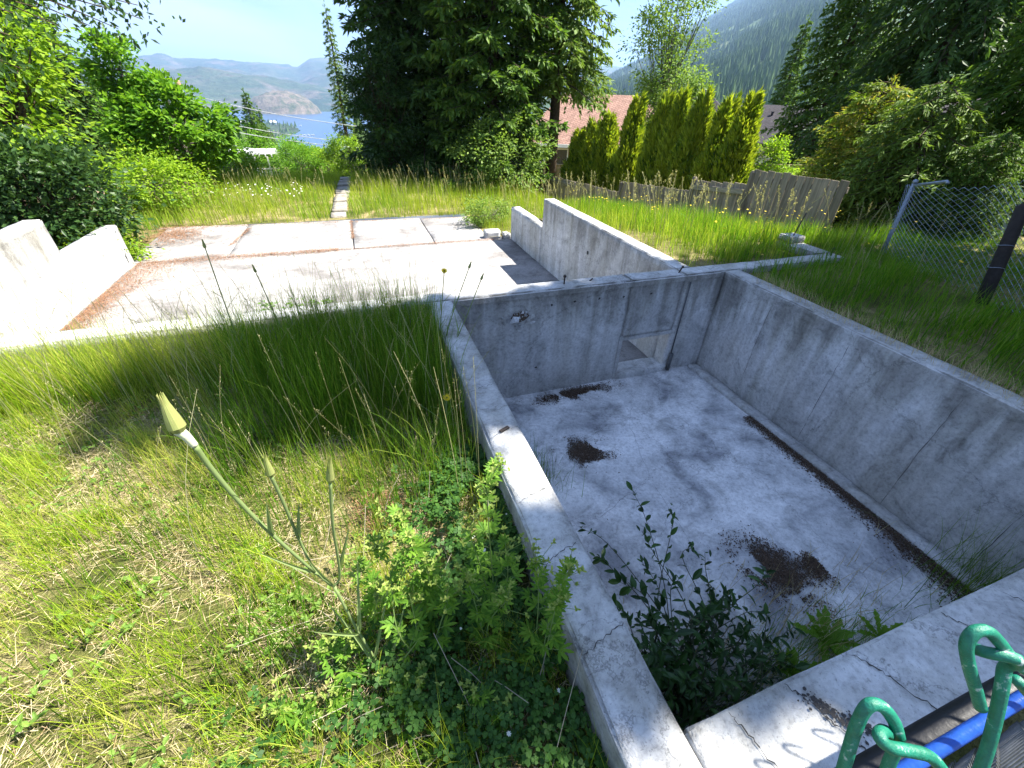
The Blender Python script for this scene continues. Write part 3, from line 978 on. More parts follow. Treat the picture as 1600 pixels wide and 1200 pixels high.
# straw thatch lying low
P = scatter(60000, -4.0, .44, -.1, 3.42, lambda x, y: .25 + .75 * (1 - clump(x, y, 2.6, 2, -.2, .3)))
P[:, 2] += rng.uniform(.006, .05, len(P))
n_ = len(P); a_ = rng.random(n_) * 6.283; L_ = rng.uniform(.03, .11, n_)
D = np.stack([np.cos(a_), np.sin(a_), rng.normal(.05, .2, n_)], 1); S_ = np.stack([-np.sin(a_), np.cos(a_), rng.normal(0, .4, n_)], 1)
W_ = rng.uniform(.0006, .0015, n_)[:, None]
V = np.stack([P - S_ * W_, P + S_ * W_, P + D * L_[:, None]], 1).reshape(-1, 3)
mb = MB(); mb.add(V, np.arange(n_ * 3).reshape(-1, 3))
tag(mb.build('straw_thatch', M['straw']), 'pale dry straw lying between the green grass on the left', 'straw', None, 'stuff')


# flowering grass stalks with loose seed heads
def seed_stalks(name, label, pts, hgt, spread=.25, big=1.0, mat_s='seed'):
    mb = MB(); ms = MB()
    for p in pts:
        H = rnd.uniform(*hgt); a_ = rnd.uniform(0, 6.28); l_ = abs(rnd.gauss(0, spread))
        dx, dy = math.cos(a_) * l_ - .05, math.sin(a_) * l_ + .03
        Pn = [np.array([p[0] + dx * H * t_ * t_, p[1] + dy * H * t_ * t_, p[2] + H * t_]) for t_ in np.linspace(0, 1, 6)]
        mb.tube(Pn, np.linspace(.0016, .0009, 6) * big, 3, False)
        k = rnd.randint(14, 26)
        for _ in range(k):
            t_ = rnd.uniform(.76, 1.0); c = Pn[4] + (Pn[5] - Pn[4]) * ((t_ - .8) / .2)
            b_ = rnd.uniform(0, 6.28); sp = (1.03 - t_) * .16 * H * rnd.uniform(.2, 1)
            q = c + np.array([math.cos(b_) * sp, math.sin(b_) * sp, sp * .7])
            d = np.array([math.cos(b_) * .5, math.sin(b_) * .5, .8]); d /= np.linalg.norm(d)
            s_ = np.cross(d, [0.2, .3, .9]); s_ /= np.linalg.norm(s_)
            L = rnd.uniform(.005, .009) * big
            ms.add([q, q + d * L * .5 + s_ * L * .22, q + d * L, q + d * L * .5 - s_ * L * .22], [(0, 1, 2, 3)])
            mb.add([c, c + s_ * .0006 * big, q], [(0, 1, 2)])
    mb.add(np.zeros((3, 3)) + pts[0], [(0, 1, 2)])
    o = mb.build(name, M[mat_s]); 
    o2 = ms.mesh(name + '_spikelets'); o2.materials.append(M[mat_s])
    c_ = bpy.data.objects.new('seed_head', o2); COL.objects.link(c_); c_.parent = o
    c_['kind'] = 'stuff'
    return tag(o, label, 'grass', None, 'stuff')


pts = []
for _ in range(130):
    x, y = rnd.uniform(-2.3, .40), rnd.uniform(2.7, 3.4); pts.append((x, y, float(h_ground(x, y))))
while len(pts) < 330:
    x, y = rnd.uniform(-2.6, .42), rnd.uniform(1.3, 3.4)
    if rnd.random() < .1 + float(tall_mask(np.array(x), np.array(y))): pts.append((x, y, float(h_ground(x, y))))
seed_stalks('seeding_grass', 'tall seeding grass stalks standing before the sunlit slab', pts, (.45, .85), .28)

# lush grass on the right of the pit
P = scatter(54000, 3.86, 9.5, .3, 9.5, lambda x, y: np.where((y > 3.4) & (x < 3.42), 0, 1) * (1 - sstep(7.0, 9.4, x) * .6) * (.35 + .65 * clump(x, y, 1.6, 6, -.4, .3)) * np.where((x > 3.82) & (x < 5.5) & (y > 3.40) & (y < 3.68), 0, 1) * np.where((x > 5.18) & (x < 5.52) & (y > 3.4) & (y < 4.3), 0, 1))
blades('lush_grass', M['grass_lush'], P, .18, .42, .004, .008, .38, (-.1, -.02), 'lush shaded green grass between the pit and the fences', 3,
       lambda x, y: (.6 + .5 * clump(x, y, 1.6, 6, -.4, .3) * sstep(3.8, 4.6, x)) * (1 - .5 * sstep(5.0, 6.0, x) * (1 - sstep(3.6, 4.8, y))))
P = scatter(19000, 2.76, 6.6, 3.7, 12.2, lambda x, y: np.where((x < 3.42) & (y < 9.35), 0, 1) * np.where((x > 5.18) & (x < 5.52) & (y < 4.3), 0, 1) * (.4 + .6 * clump(x, y, 1.6, 7)))
blades('bank_grass', M['grass_meadow'], P, .16, .40, .005, .010, .3, (-.05, .02), 'sunny yellow green grass on the bank behind the retaining wall', 3)
# dry overhanging grass along the right pit wall
n0 = 900
P = np.stack([rng.uniform(3.68, 3.9, n0), rng.uniform(.3, 3.1, n0), np.full(n0, .0)], 1)
blades('dry_overhang', M['straw'], P, .05, .22, .0015, .003, .5, (-.75, -.05), 'dry grass hanging over the top of the right pit wall', 4)
# meadow beyond the slab
P = scatter(56000, -13, 7.0, 11.62, 21, lambda x, y: np.where(np.abs(x + .50 - .25 * (y - 11.9) / 5.7) < .22, 0, 1) * np.where((y < 11.78 - .06 * (x + 4.3)) & (x > -4.3) & (x < 2.75), 0, 1) * (.45 + .55 * clump(x, y, .8, 3, -.4, .3)))
blades('meadow_grass', M['grass_meadow'], P, .25, .52, .008, .016, .28, (-.05, 0), 'tall sunlit meadow grass beyond the slab', 3,
       lambda x, y: .75 + .4 * clump(x, y, .6, 8, -.4, .4))
P = scatter(13000, -12, -4.2, 3.6, 12.2, lambda x, y: .4 + .6 * clump(x, y, 1.0, 5, -.4, .3))
blades('side_grass', M['grass_lush'], P, .15, .42, .006, .011, .35, (0, 0), 'shaggy green grass left of the sunlit stepped wall', 3)
pts = []
for _ in range(420):
    x, y = rnd.uniform(-9, 5.5), rnd.uniform(11.9, 16)
    if abs(x + .4) < .35: continue
    pts.append((x, y, float(h_ground(x, y))))
for _ in range(160):
    x, y = rnd.uniform(3.6, 6.4), rnd.uniform(4.5, 11.5); pts.append((x, y, float(h_ground(x, y))))
seed_stalks('meadow_seed_stalks', 'pale seeding stalks standing above the meadow grass', pts, (.5, .85), .2, 3.0)
pts = []
for _ in range(70):
    x, y = rnd.uniform(4.3, 7.2), rnd.uniform(1.2, 4.8); pts.append((x, y, float(h_ground(x, y))))
seed_stalks('lush_seed_stalks', 'seeding stalks rising from the shaded grass near the mesh fence', pts, (.45, .75), .35, 1.8)


def speckles(name, label, mat, pts, size, cat):
    """flat little flower heads made of a few petals"""
    mb = MB()
    for p in pts:
        k = 7; s_ = size * rnd.uniform(.6, 1.2); c = np.array(p); t_ = np.array([rnd.uniform(-.4, .4), rnd.uniform(-.6, .2), 1.]); t_ /= np.linalg.norm(t_)
        u = np.cross(t_, [1, 0, 0]); u /= np.linalg.norm(u); w = np.cross(t_, u)
        for j in range(k):
            a_ = j * 6.283 / k; d = u * math.cos(a_) + w * math.sin(a_); e = np.cross(t_, d)
            mb.add([c, c + d * s_ * .6 + e * s_ * .25, c + d * s_ + t_ * s_ * .15, c + d * s_ * .6 - e * s_ * .25], [(0, 1, 2, 3)])
    return tag(mb.build(name, mat), label, cat, None, 'stuff')


pts = [(rnd.uniform(-3.6, -1.2), rnd.uniform(12.3, 14.5)) for _ in range(60)]
speckles('daisies', 'white daisies dotted in the meadow left of the path', M['white_petal'], [(x, y, float(h_ground(x, y)) + rnd.uniform(.4, .52)) for x, y in pts], .025, 'flowers')
pts = [(rnd.uniform(3.7, 6.6), rnd.uniform(3.8, 8.5)) for _ in range(120)] + [(rnd.uniform(5, 7.5), rnd.uniform(1.8, 4.5)) for _ in range(40)]
speckles('yellow_flowers', 'small yellow flowers dotted in the grass by the wooden fence', M['petal'], [(x, y, float(h_ground(x, y)) + rnd.uniform(.28, .45)) for x, y in pts], .016, 'flowers')


def litter(name, label, mat, n, poly_fn, z, size, flat=.3, cat='leaf litter', crumbs=False):
    P = []
    while len(P) < n:
        x, y, ok = poly_fn()
        if ok: P.append((x, y, z + rnd.uniform(0, .014)))
    P = np.array(P); a_ = rng.random(n) * 6.283; L_ = rng.uniform(.3, 1, n) * size
    D = np.stack([np.cos(a_), np.sin(a_), rng.normal(0, flat, n)], 1) * L_[:, None]
    S_ = np.stack([-np.sin(a_), np.cos(a_), rng.normal(0, flat, n)], 1) * (L_ * rng.uniform(.1, .4, n))[:, None]
    V = np.stack([P - D / 2, P + S_ / 2, P + D / 2, P - S_ / 2], 1).reshape(-1, 3)
    mb = MB(); mb.add(V, np.arange(n * 4).reshape(-1, 4))
    if crumbs:
        # damp crumbs of soil between the leaves
        k = n; Q_ = P[rng.integers(0, n, k)] + np.stack([rng.normal(0, .012, k), rng.normal(0, .012, k), np.full(k, -.004)], 1); Q_[:, 2] = np.minimum(Q_[:, 2], z + .008)
        r_ = rng.uniform(.002, .008, k)[:, None]; a2 = rng.random(k) * 6.283
        T4 = [np.stack([np.cos(a2 + q), np.sin(a2 + q), np.full(k, -.3)], 1) * r_ for q in (0, 2.1, 4.2)] + [np.stack([np.zeros(k), np.zeros(k), np.full(k, .7)], 1) * r_]
        V = np.stack([Q_ + t_ for t_ in T4], 1).reshape(-1, 3); b_ = (np.arange(k) * 4)[:, None]
        mb.add(V, np.concatenate([b_ + np.array([f_]) for f_ in ((0, 1, 3), (1, 2, 3), (2, 0, 3))]))
    return tag(mb.build(name, mat), label, cat, None, 'stuff')


def blob_fn(cx, cy, rx, ry, ang=0, seed=0.0):
    ca, sa = math.cos(ang), math.sin(ang)
    def f():
        u, v = rnd.gauss(0, .5), rnd.gauss(0, .5)
        x = cx + ca * u * rx - sa * v * ry; y = cy + sa * u * rx + ca * v * ry
        return x, y, mnoise.noise(Vector((x * 6, y * 6, seed))) > -.15 - .3 * (1 - math.hypot(u, v))
    return f


ZL = PIT_Z + .008
litter('leaf_litter', 'dark brown leaf litter heaped at the foot of the back wall', M['litter'], 2600, blob_fn(1.92, 3.3, .42, .09, .02, 1), ZL, .024, crumbs=True)
litter('leaf_litter', 'brown patch of dead leaves near the left pit wall', M['litter'], 2400, blob_fn(1.62, 2.42, .22, .16, -.6, 2), ZL, .024, crumbs=True)
litter('leaf_litter', 'brown dead leaves beside the green shrub in the pit', M['litter'], 3000, blob_fn(2.36, .98, .20, .26, .5, 3), ZL, .024, crumbs=True)
litter('leaf_litter', 'small dark clump of dead leaves in the middle of the pit floor near the right', M['litter'], 900, blob_fn(2.66, .9, .10, .10, .5, 3), ZL, .024, crumbs=True)
litter('leaf_litter', 'dark strip of rotting leaves along the foot of the right pit wall', M['litter'], 6500,
       lambda: (lambda y: (PX1 - .14 - abs(rnd.gauss(0, .05 + .05 * max(0, 1.3 - y))), y, rnd.random() < 1.15 - .34 * abs(y - .9)))(rnd.uniform(.25, 2.4)), ZL, .024, crumbs=True)
litter('twig_litter', 'scattered bits of twig and grit across the pit floor', M['litter'], 500, lambda: (rnd.uniform(.7, 3.5), rnd.uniform(.3, 3.4), True), ZL, .018)
ZS = SLAB_Z + .014
litter('needle_litter', 'orange brown needles drifted along the foot of the left sunlit wall', M['needle_litter'], 16000,
       lambda: (lambda y: (-3.9 + abs(rnd.gauss(0, .18 + .22 * max(0, y - 7.6))), y, y < 9.2))(rnd.uniform(6.2, 9.2)), ZS, .032)
litter('needle_litter', 'orange brown needles gathered in the long joint of the slab', M['needle_litter'], 11000,
       lambda: (lambda x: (x, 9.18 + rnd.gauss(0, .05 + .10 * max(0, -.5 - x) / 3), rnd.random() < .35 + .65 * (x < -.5)))(rnd.uniform(-3.9, 3.0)), ZS, .032)
litter('needle_litter', 'orange brown needles on the far left corner of the slab', M['needle_litter'], 10000, blob_fn(-3.85, 11.1, .7, .9, .2, 5), ZS + .01, .035)
litter('needle_litter', 'thin line of needles where the slab meets the meadow', M['needle_litter'], 3500,
       lambda: (lambda x: (x, 11.70 - .06 * (x + 4.3) - abs(rnd.gauss(0, .07)), True))(rnd.uniform(-4.2, 2.7)), ZS + .01, .032)
litter('needle_litter', 'short streak of needles in the left cross joint of the slab', M['needle_litter'], 900,
       lambda: (lambda y: (-2.5 + rnd.gauss(0, .03) + .12 * (y - 10.5), y, True))(rnd.uniform(9.9, 11.3)), ZS + .01, .032)
litter('needle_litter', 'short streak of needles in the middle cross joint of the slab', M['needle_litter'], 700,
       lambda: (lambda y: (-.21 + rnd.gauss(0, .02), y, True))(rnd.uniform(9.9, 11.5)), ZS + .01, .04)


# ------------------------------------------------------------------ trees
def cards(P, D, L, W, up=None, fold=.15):
    """leaf diamonds: P (n,3) bases, D (n,3) unit axes, L lengths, W widths"""
    n_ = len(P)
    r_ = rng.normal(size=(n_, 3)) if up is None else up + rng.normal(0, .45, (n_, 3))
    S_ = np.cross(D, r_); S_ /= np.linalg.norm(S_, axis=1)[:, None] + 1e-9
    Nn = np.cross(S_, D)
    L = L[:, None]; W = W[:, None]
    V = np.stack([P, P + D * L * .45 + S_ * W * .5 + Nn * L * fold * .3, P + D * L, P + D * L * .45 - S_ * W * .5 + Nn * L * fold * .3], 1).reshape(-1, 3)
    return V, np.arange(n_ * 4).reshape(-1, 4)


def unit(v):
    return v / (np.linalg.norm(v, axis=-1, keepdims=True) + 1e-9)


def conifer_mesh(H, Rm, n_br=200, tw=12, nc=7, z0=.08, droop=.25, tip_up=.25, leafL=.2, leafW=.07, prof=.85, seed=1, hang=.5, trunk_r=None, ragged=.35):
    """returns (trunk MB, crown MB): whorled branches carrying drooping sprays"""
    global rng
    keep = rng; rng = np.random.default_rng(seed); r2 = random.Random(seed)
    tr = MB(); trunk_r = trunk_r or H * .018
    zz = np.linspace(0, H, 9)
    tr.tube([(math.sin(z * .7 + seed) * .04, math.cos(z * .5 + seed) * .04, z - .15) for z in zz], trunk_r * (1 - zz / H * .93), 8)
    Pl, Dl, Ul = [], [], []
    for b in range(n_br):
        f = (b + .5) / n_br
        z = H * (z0 + (1 - z0) * (1 - (1 - f) ** .75))
        rel = (z / H - z0) / (1 - z0)
        L = Rm * max(.04, (1 - rel)) ** prof * r2.uniform(1 - ragged, 1.08) + .1
        a = b * 2.399 + r2.uniform(-.4, .4)
        d = np.array([math.cos(a), math.sin(a), 0]); s = np.array([-math.sin(a), math.cos(a), 0])
        ts = np.linspace(0, 1, 6)
        rise = .15 + .35 * rel
        B = np.array([d * L * t + np.array([0, 0, z + L * (rise * t - (droop + rise) * t * t * 1.1 + tip_up * t ** 4)]) for t in ts])
        tr.tube(B, np.linspace(max(.012, trunk_r * .16 * (1 - rel)), .004, 6), 4, False)
        for k in range(tw):
            t = .18 + .82 * (k + r2.random()) / tw
            i0 = min(4, int(t * 5)); c = B[i0] + (B[i0 + 1] - B[i0]) * (t * 5 - i0)
            for sg in (-1, 1):
                ln = (.12 + .34 * L * (1.12 - t) * r2.uniform(.6, 1.15))
                out = unit(s * sg * r2.uniform(.7, 1.1) + d * r2.uniform(.4, .9) + np.array([0, 0, -hang * r2.uniform(.2, 1)]))
                m_ = max(2, int(nc * (.5 + ln)))
                q = (np.arange(m_) + rng.random(m_)) / m_
                p_ = c + out * (q * ln)[:, None] + np.array([0, 0, -1]) * (hang * .35 * ln * q * q)[:, None]
                Pl.append(p_); dd = unit(out + rng.normal(0, .45, (m_, 3)) + np.array([0, 0, -hang * .35])); Dl.append(dd)
    # leader
    Pl.append(np.stack([rng.normal(0, .04, 30), rng.normal(0, .04, 30), rng.uniform(H * .93, H * 1.02, 30)], 1)); Dl.append(unit(rng.normal(0, .5, (30, 3)) + np.array([0, 0, .7])))
    P_ = np.concatenate(Pl); D_ = np.concatenate(Dl); n_ = len(P_)
    cr = MB()
    cr.add(*cards(P_, D_, rng.uniform(.6, 1.25, n_) * leafL, rng.uniform(.6, 1.2, n_) * leafW, np.array([0, 0, 1.])))
    rng = keep
    return tr, cr


def broad_mesh(H, rx, rz, cz, n_cl=70, per=130, leafL=.09, leafW=.06, seed=1, cl_r=.4, trunk_r=.08, ry=None, ragged=.35, stems=1, shell=.55):
    global rng
    keep = rng; rng = np.random.default_rng(seed); r2 = random.Random(seed)
    ry = ry or rx
    tr = MB(); cr = MB(); Pl, Dl = [], []
    bases = [np.array([r2.uniform(-.15, .15) * (stems > 1), r2.uniform(-.15, .15) * (stems > 1), -.1]) for _ in range(stems)]
    tops = []
    for b in bases:
        tp = np.array([b[0] * 3 + r2.uniform(-.1, .1), b[1] * 3 + r2.uniform(-.1, .1), cz])
        tr.tube([b, b * .6 + tp * .4 + np.array([r2.uniform(-.06, .06), .03, 0]), tp], [trunk_r, trunk_r * .75, trunk_r * .45], 7)
        tops.append((b, tp))
    for k in range(n_cl):
        u = unit(rng.normal(size=3)); rad = shell + (1 - shell) * r2.random() ** .5
        rad *= 1 + ragged * (mnoise.noise(Vector(u * 1.7) + Vector((seed, 0, 0))) + r2.uniform(-.25, .25))
        c = np.array([u[0] * rx * rad, u[1] * ry * rad, cz + u[2] * rz * rad])
        c[2] = max(c[2], .12)
        b, tp = tops[k % len(tops)]
        st = b + (tp - b) * r2.uniform(.45, 1.0)
        mid = (st + c) / 2 + np.array([0, 0, -.08 * rz])
        tr.tube([st, mid, c], [trunk_r * .3, trunk_r * .16, trunk_r * .05], 4, False)
        m_ = int(per * r2.uniform(.6, 1.3))
        sp = cl_r * r2.uniform(.6, 1.2)
        g_ = rng.normal(0, .5, (m_, 3)) * np.array([1, 1, .7]) * sp
        Pl.append(c + g_); Dl.append(unit(g_ / sp + u * .5 + rng.normal(0, .5, (m_, 3)) + np.array([0, 0, -.25])))
    P_ = np.concatenate(Pl); D_ = np.concatenate(Dl); n_ = len(P_)
    P_[:, 2] = np.maximum(P_[:, 2], .05)
    cr.add(*cards(P_, D_, rng.uniform(.6, 1.3, n_) * leafL, rng.uniform(.6, 1.2, n_) * leafW, np.array([0, 0, 1.])))
    rng = keep
    return tr, cr


def thuja_mesh(H, R, n_=9000, seed=1, leafL=.13, leafW=.035, pw=.55, gap=.0):
    global rng
    keep = rng; rng = np.random.default_rng(seed)
    tr = MB(); tr.tube([(0, 0, -.1), (0.01, 0, H * .5), (0, 0, H * .9)], [.06, .035, .01], 6)
    z = H * rng.random(n_) ** .9; rel = z / H
    rad = R * np.minimum(1, (1.04 - rel) ** pw * 1.25) * np.minimum(1, .7 + rel * 2)
    a_ = rng.random(n_) * 6.283
    lump = np.array([mnoise.noise(Vector((math.cos(t) * 1.6, math.sin(t) * 1.6, zz * 1.9 + seed * 3))) for t, zz in zip(a_, z)])
    rr_ = rad * (1 + .6 * lump) * (rng.random(n_) ** .28)
    z = z + .16 * np.sin(3 * a_ + seed) * rel * rel + .3 * np.clip(lump, 0, 1) * rel
    P_ = np.stack([np.cos(a_) * rr_, np.sin(a_) * rr_, z], 1)
    D_ = unit(np.stack([np.cos(a_) * .55, np.sin(a_) * .55, np.full(n_, .95)], 1) + rng.normal(0, .3, (n_, 3)))
    cr = MB(); cr.add(*cards(P_, D_, rng.uniform(.6, 1.3, n_) * leafL, rng.uniform(.6, 1.3, n_) * leafW, None))
    rng = keep
    return tr, cr


def tree(name, meshes, loc, label, cat, mat, bark='bark', rz=0.0, sc=1.0, group=None, crown='crown'):
    o = bpy.data.objects.new(name, None); COL.objects.link(o)
    tag(o, label, cat, group)
    for nm, mb_, mt, sm in (('trunk', meshes[0], M[bark], True), (crown, meshes[1], M[mat], False)):
        if isinstance(mb_, MB):
            if not hasattr(mb_, 'shared'):
                mb_.shared = mb_.mesh(name + '_' + nm, sm); mb_.shared.materials.append(mt)
            me = mb_.shared
        else:
            me = mb_
        c = bpy.data.objects.new(nm, me); COL.objects.link(c); c.parent = o
        if isinstance(mb_, MB) and me.materials[0] != mt:      # same shape, other leaf colour
            c.material_slots[0].link = 'OBJECT'; c.material_slots[0].material = mt
    place(o, loc, rz, sc)
    return o


def gz(x, y):
    return float(h_ground(x, y)) if math.hypot(x, y) < 60 else float(far_height(np.array([math.degrees(math.atan2(x, y))]), np.array([math.hypot(x, y)]))[2][0])


def polar(px, r):
    """ground point in the direction of photo column px (at the horizon), r metres away"""
    d = ray(px, 230); s_ = r / math.hypot(d[0], d[1])
    x, y = d[0] * s_, d[1] * s_
    return (x, y, gz(x, y))


# the dark conifers in the middle
big = conifer_mesh(14.5, 3.0, 300, 13, 11, .02, .32, .22, .26, .11, .5, 11, .6)
tree('spruce_tree', big, polar(665, 18.8), 'broad dark spruce filling the middle of the view', 'tree', 'needle_dark')
big2 = conifer_mesh(13.5, 2.5, 250, 12, 10, .03, .38, .3, .24, .10, .5, 12, .7)
tree('fir_tree', big2, polar(770, 17.2), 'bushy fir with lighter bough tips right of the dark spruce', 'tree', 'needle_mid')
big3 = conifer_mesh(13.5, 2.1, 170, 11, 8, .27, .5, .3, .24, .095, .45, 13, .9, None, .5)
tree('hemlock_tree', big3, polar(862, 18.5), 'ragged light green conifer beside the brown roofed house', 'tree', 'needle_light')
bl = broad_mesh(4.4, 1.0, 1.9, 2.2, 80, 150, .11, .075, 21, .45, .09)
tree('leafy_tree', bl, polar(606, 17.4), 'green leafy tree on the left edge of the dark spruce', 'tree', 'leaf_dark')
bl = broad_mesh(2.4, 1.5, 1.0, 1.1, 60, 140, .10, .06, 22, .42, .06)
tree('shrub', bl, polar(785, 15.6), 'sunlit leafy shrub in front of the fir', 'shrub', 'leaf_pale', 'bark_grey', 0, 1, None, 'foliage')
th = conifer_mesh(11.5, 1.15, 150, 8, 6, .02, .35, .2, .20, .07, .75, 14, .5)
tree('spire_tree', th, polar(545, 42), 'thin pointed spruce standing alone against the lake', 'tree', 'needle_light', 'bark', 0, 1.0)

# right hand trees
tg = broad_mesh(9.5, 1.55, 4.2, 4.9, 120, 150, .13, .085, 31, .62, .12)
tree('poplar_tree', tg, polar(1022, 24), 'tall pale green tree above the clipped hedge', 'tree', 'leaf_pale', 'bark_grey')
cf = conifer_mesh(13, 2.3, 230, 11, 8, .02, .3, .2, .22, .085, .7, 15, .6)
tree('cedar_tree', cf, polar(1268, 24), 'tall green conifer right of the dark roofed house', 'tree', 'needle_mid')
cf2 = conifer_mesh(9.5, 1.6, 160, 9, 7, .02, .3, .2, .2, .08, .8, 16, .5)
tree('young_conifer', cf2, polar(1198, 40), 'slender conifer behind the dark roof at the foot of the mountain', 'tree', 'needle_mid')
cf3 = conifer_mesh(11.0, 3.3, 220, 13, 8, .05, .5, .15, .22, .085, .55, 17, 1.0)
tree('red_cedar', cf3, polar(1405, 18.5), 'large drooping cedar filling the upper right corner', 'tree', 'needle_dark')
tree('red_cedar', (cf3[0], cf3[1]), polar(1560, 22.5), 'second drooping cedar at the right edge above the mesh fence', 'tree', 'needle_mid', 'bark', 2.1, .95)
gd = conifer_mesh(2.9, 1.35, 120, 9, 15, .02, .25, .35, .11, .032, .45, 41, .55, .05, .4)
tree('golden_cedar', gd, polar(1350, 11.8), 'yellow green cedar bush behind the grey plank fence', 'shrub', 'thuja_gold', 'bark', 0, 1.0, None, 'foliage')
gd = conifer_mesh(2.6, 1.4, 120, 9, 15, .02, .35, .3, .11, .032, .4, 42, .8, .05, .4)
tree('cedar_bush', gd, polar(1440, 10.8), 'green feathery bush right of the golden cedar', 'shrub', 'needle_light', 'bark', 0, 1.0, None, 'foliage')
tree('cedar_bush', gd, polar(1560, 10.4), 'dark feathery bush behind the wire mesh fence', 'shrub', 'needle_mid', 'bark', 1.3, .62, None, 'foliage')
yc = conifer_mesh(5.6, 1.5, 130, 9, 10, .16, .45, .2, .16, .06, .55, 44, .8, .07, .45)
tree('young_cedar', yc, polar(1585, 12.6), 'young drooping cedar in front of the white house at the right edge', 'tree', 'needle_mid')
yb = broad_mesh(2.6, .75, 1.0, 1.5, 50, 110, .09, .055, 43, .3, .05)
tree('bright_shrub', yb, polar(1220, 13.5), 'bright yellow green shrub just right of the hedge', 'shrub', 'leaf_bright', 'bark_grey', 0, .78, None, 'foliage')

# clipped arborvitae hedge
hedge = [(905, 16.6, 213), (925, 16.3, 205), (947, 15.8, 190), (985, 15.2, 168), (1028, 14.6, 172), (1052, 14.2, 158), (1085, 13.7, 163), (1122, 13.1, 178), (1155, 12.6, 163)]
ords = ['first', 'second', 'third', 'fourth', 'fifth', 'sixth', 'seventh', 'eighth', 'ninth']
th_me = []
for s_ in range(3):
    a_, b_ = thuja_mesh(2.7, .45, 10500, 50 + s_, .17, .05)
    m1 = a_.mesh('arborvitae_trunk'); m1.materials.append(M['bark']); m2 = b_.mesh('arborvitae_crown'); m2.materials.append(M['thuja'])
    th_me.append((m1, m2))
for i_, (px, r_, hh) in enumerate(hedge):
    p = polar(px, r_)
    tree('arborvitae', th_me[i_ % 3], (p[0], p[1], p[2] - .05), ords[i_] + ' column of the arborvitae hedge counted from the brown roofed house', 'hedge tree', 'thuja', 'bark', i_ * 1.7,
         (1.0, 1.0, (at_r(px, hh, r_)[2] - p[2] + .05) / 2.7), 'columns of the arborvitae hedge')

# left trees
mp = broad_mesh(3.4, 1.35, 1.05, 1.75, 90, 130, .16, .115, 61, .34, .07)
tree('maple_tree', mp, polar(283, 17), 'sunlit green maple with big leaves left of the utility pole', 'tree', 'leaf_green', 'bark_grey')
sp = broad_mesh(1.8, .55, .75, 1.1, 34, 110, .12, .085, 62, .3, .04)
p = polar(232, 17.3); tree('maple_sapling', sp, (p[0], p[1], p[2] + 1.9), 'leafy upper shoot rising above the maple', 'tree', 'leaf_green', 'bark_grey')
bs = broad_mesh(1.6, 1.35, .6, .65, 80, 130, .09, .06, 63, .4, .04, None, .3, 3)
tree('bright_bush', bs, polar(185, 14.6), 'bright lime green bush below the maple', 'shrub', 'leaf_bright', 'bark_grey', 0, 1, None, 'foliage')
tree('bright_bush', bs, polar(345, 19.5), 'low green bush right of the maple by the deck', 'shrub', 'leaf_bright', 'bark_grey', 2.0, (.95, .8, .9), None, 'foliage')
lt = broad_mesh(6.0, 1.2, 2.1, 2.7, 80, 120, .12, .08, 64, .5, .12)
tree('leafy_tree', lt, polar(20, 12.8), 'dense leafy tree at the left edge', 'tree', 'leaf_bright', 'bark')
ld = broad_mesh(2.4, 1.15, .85, .9, 90, 150, .11, .075, 65, .5, .06, None, .3, 3)
tree('undergrowth_bush', ld, polar(10, 11.2), 'dark shaded bush under the tree at the left edge', 'shrub', 'leaf_dark', 'bark', 0, 1, None, 'foliage')
lc = conifer_mesh(8.5, 2.0, 170, 10, 8, .03, .35, .2, .2, .08, .7, 66, .6)
tree('dark_conifer', lc, polar(115, 22), 'dark conifer behind the left edge tree', 'tree', 'needle_dark')
lc2 = conifer_mesh(9, 1.3, 120, 8, 6, .03, .3, .2, .2, .08, .8, 67, .5)
tree('dark_conifer', lc2, polar(188, 48), 'small dark pointed conifer just left of the maple top', 'tree', 'needle_mid', 'bark', 0, .95)

# overhanging cherry limb from a tree just outside the left edge
ct = thing('cherry_tree', (-7.2, 6.4, gz(-7.2, 6.4)), 'leafy boughs hanging into the upper left corner from a tree outside the view', 'tree')
mb = MB(); base = np.array([-7.2, 6.4, gz(-7.2, 6.4)])
mb.tube([base, base + [0, .1, 1.5], base + [.1, .2, 3.2], base + [.1, .3, 5.0]], [.17, .14, .11, .06], 8)
tips = []
for px, py, r_ in ((60, 12, 9.0), (120, 18, 9.2), (175, 15, 9.4), (215, 8, 9.5), (222, 30, 9.6), (90, 40, 9.0), (30, 60, 8.6), (140, 40, 9.3), (20, 20, 8.4), (200, -30, 9.5), (110, -40, 9.2), (40, -50, 8.8), (185, 45, 9.5), (5, 95, 8.4), (40, 110, 8.6)):
    tips.append(at_r(px, py, r_))
lv = MB(); Pl = []; Dl = []
for tp in tips:
    st = base + [.1, .25, 3.0 + 1.2 * rnd.random()]
    mid = (st + tp) / 2 + [0, 0, .25]
    mb.tube([st, mid, tp], [.04, .022, .005], 5, False)
    for _ in range(95):
        q = rnd.random() ** .7
        c = mid + (tp - mid) * q if rnd.random() < .8 else tp
        Pl.append(c + rng.normal(0, .16, 3)); Dl.append(rng.normal(0, .6, 3) + [0, 0, -.5])
for _ in range(7000):
    u = unit(rng.normal(size=3)); Pl.append(base + [0, 0, 5.2] + u * rng.uniform(.6, 1, 1) * [2.0, 2.0, 1.7]); Dl.append(rng.normal(0, .6, 3) + [0, 0, -.4])
Pl = np.array(Pl); Dl = unit(np.array(Dl)); n_ = len(Pl)
lv.add(*cards(Pl, Dl, rng.uniform(.06, .12, n_), rng.uniform(.03, .055, n_)))
mb.build('trunk', M['bark'], ct, True); lv.build('crown', M['leaf_dark'], ct)

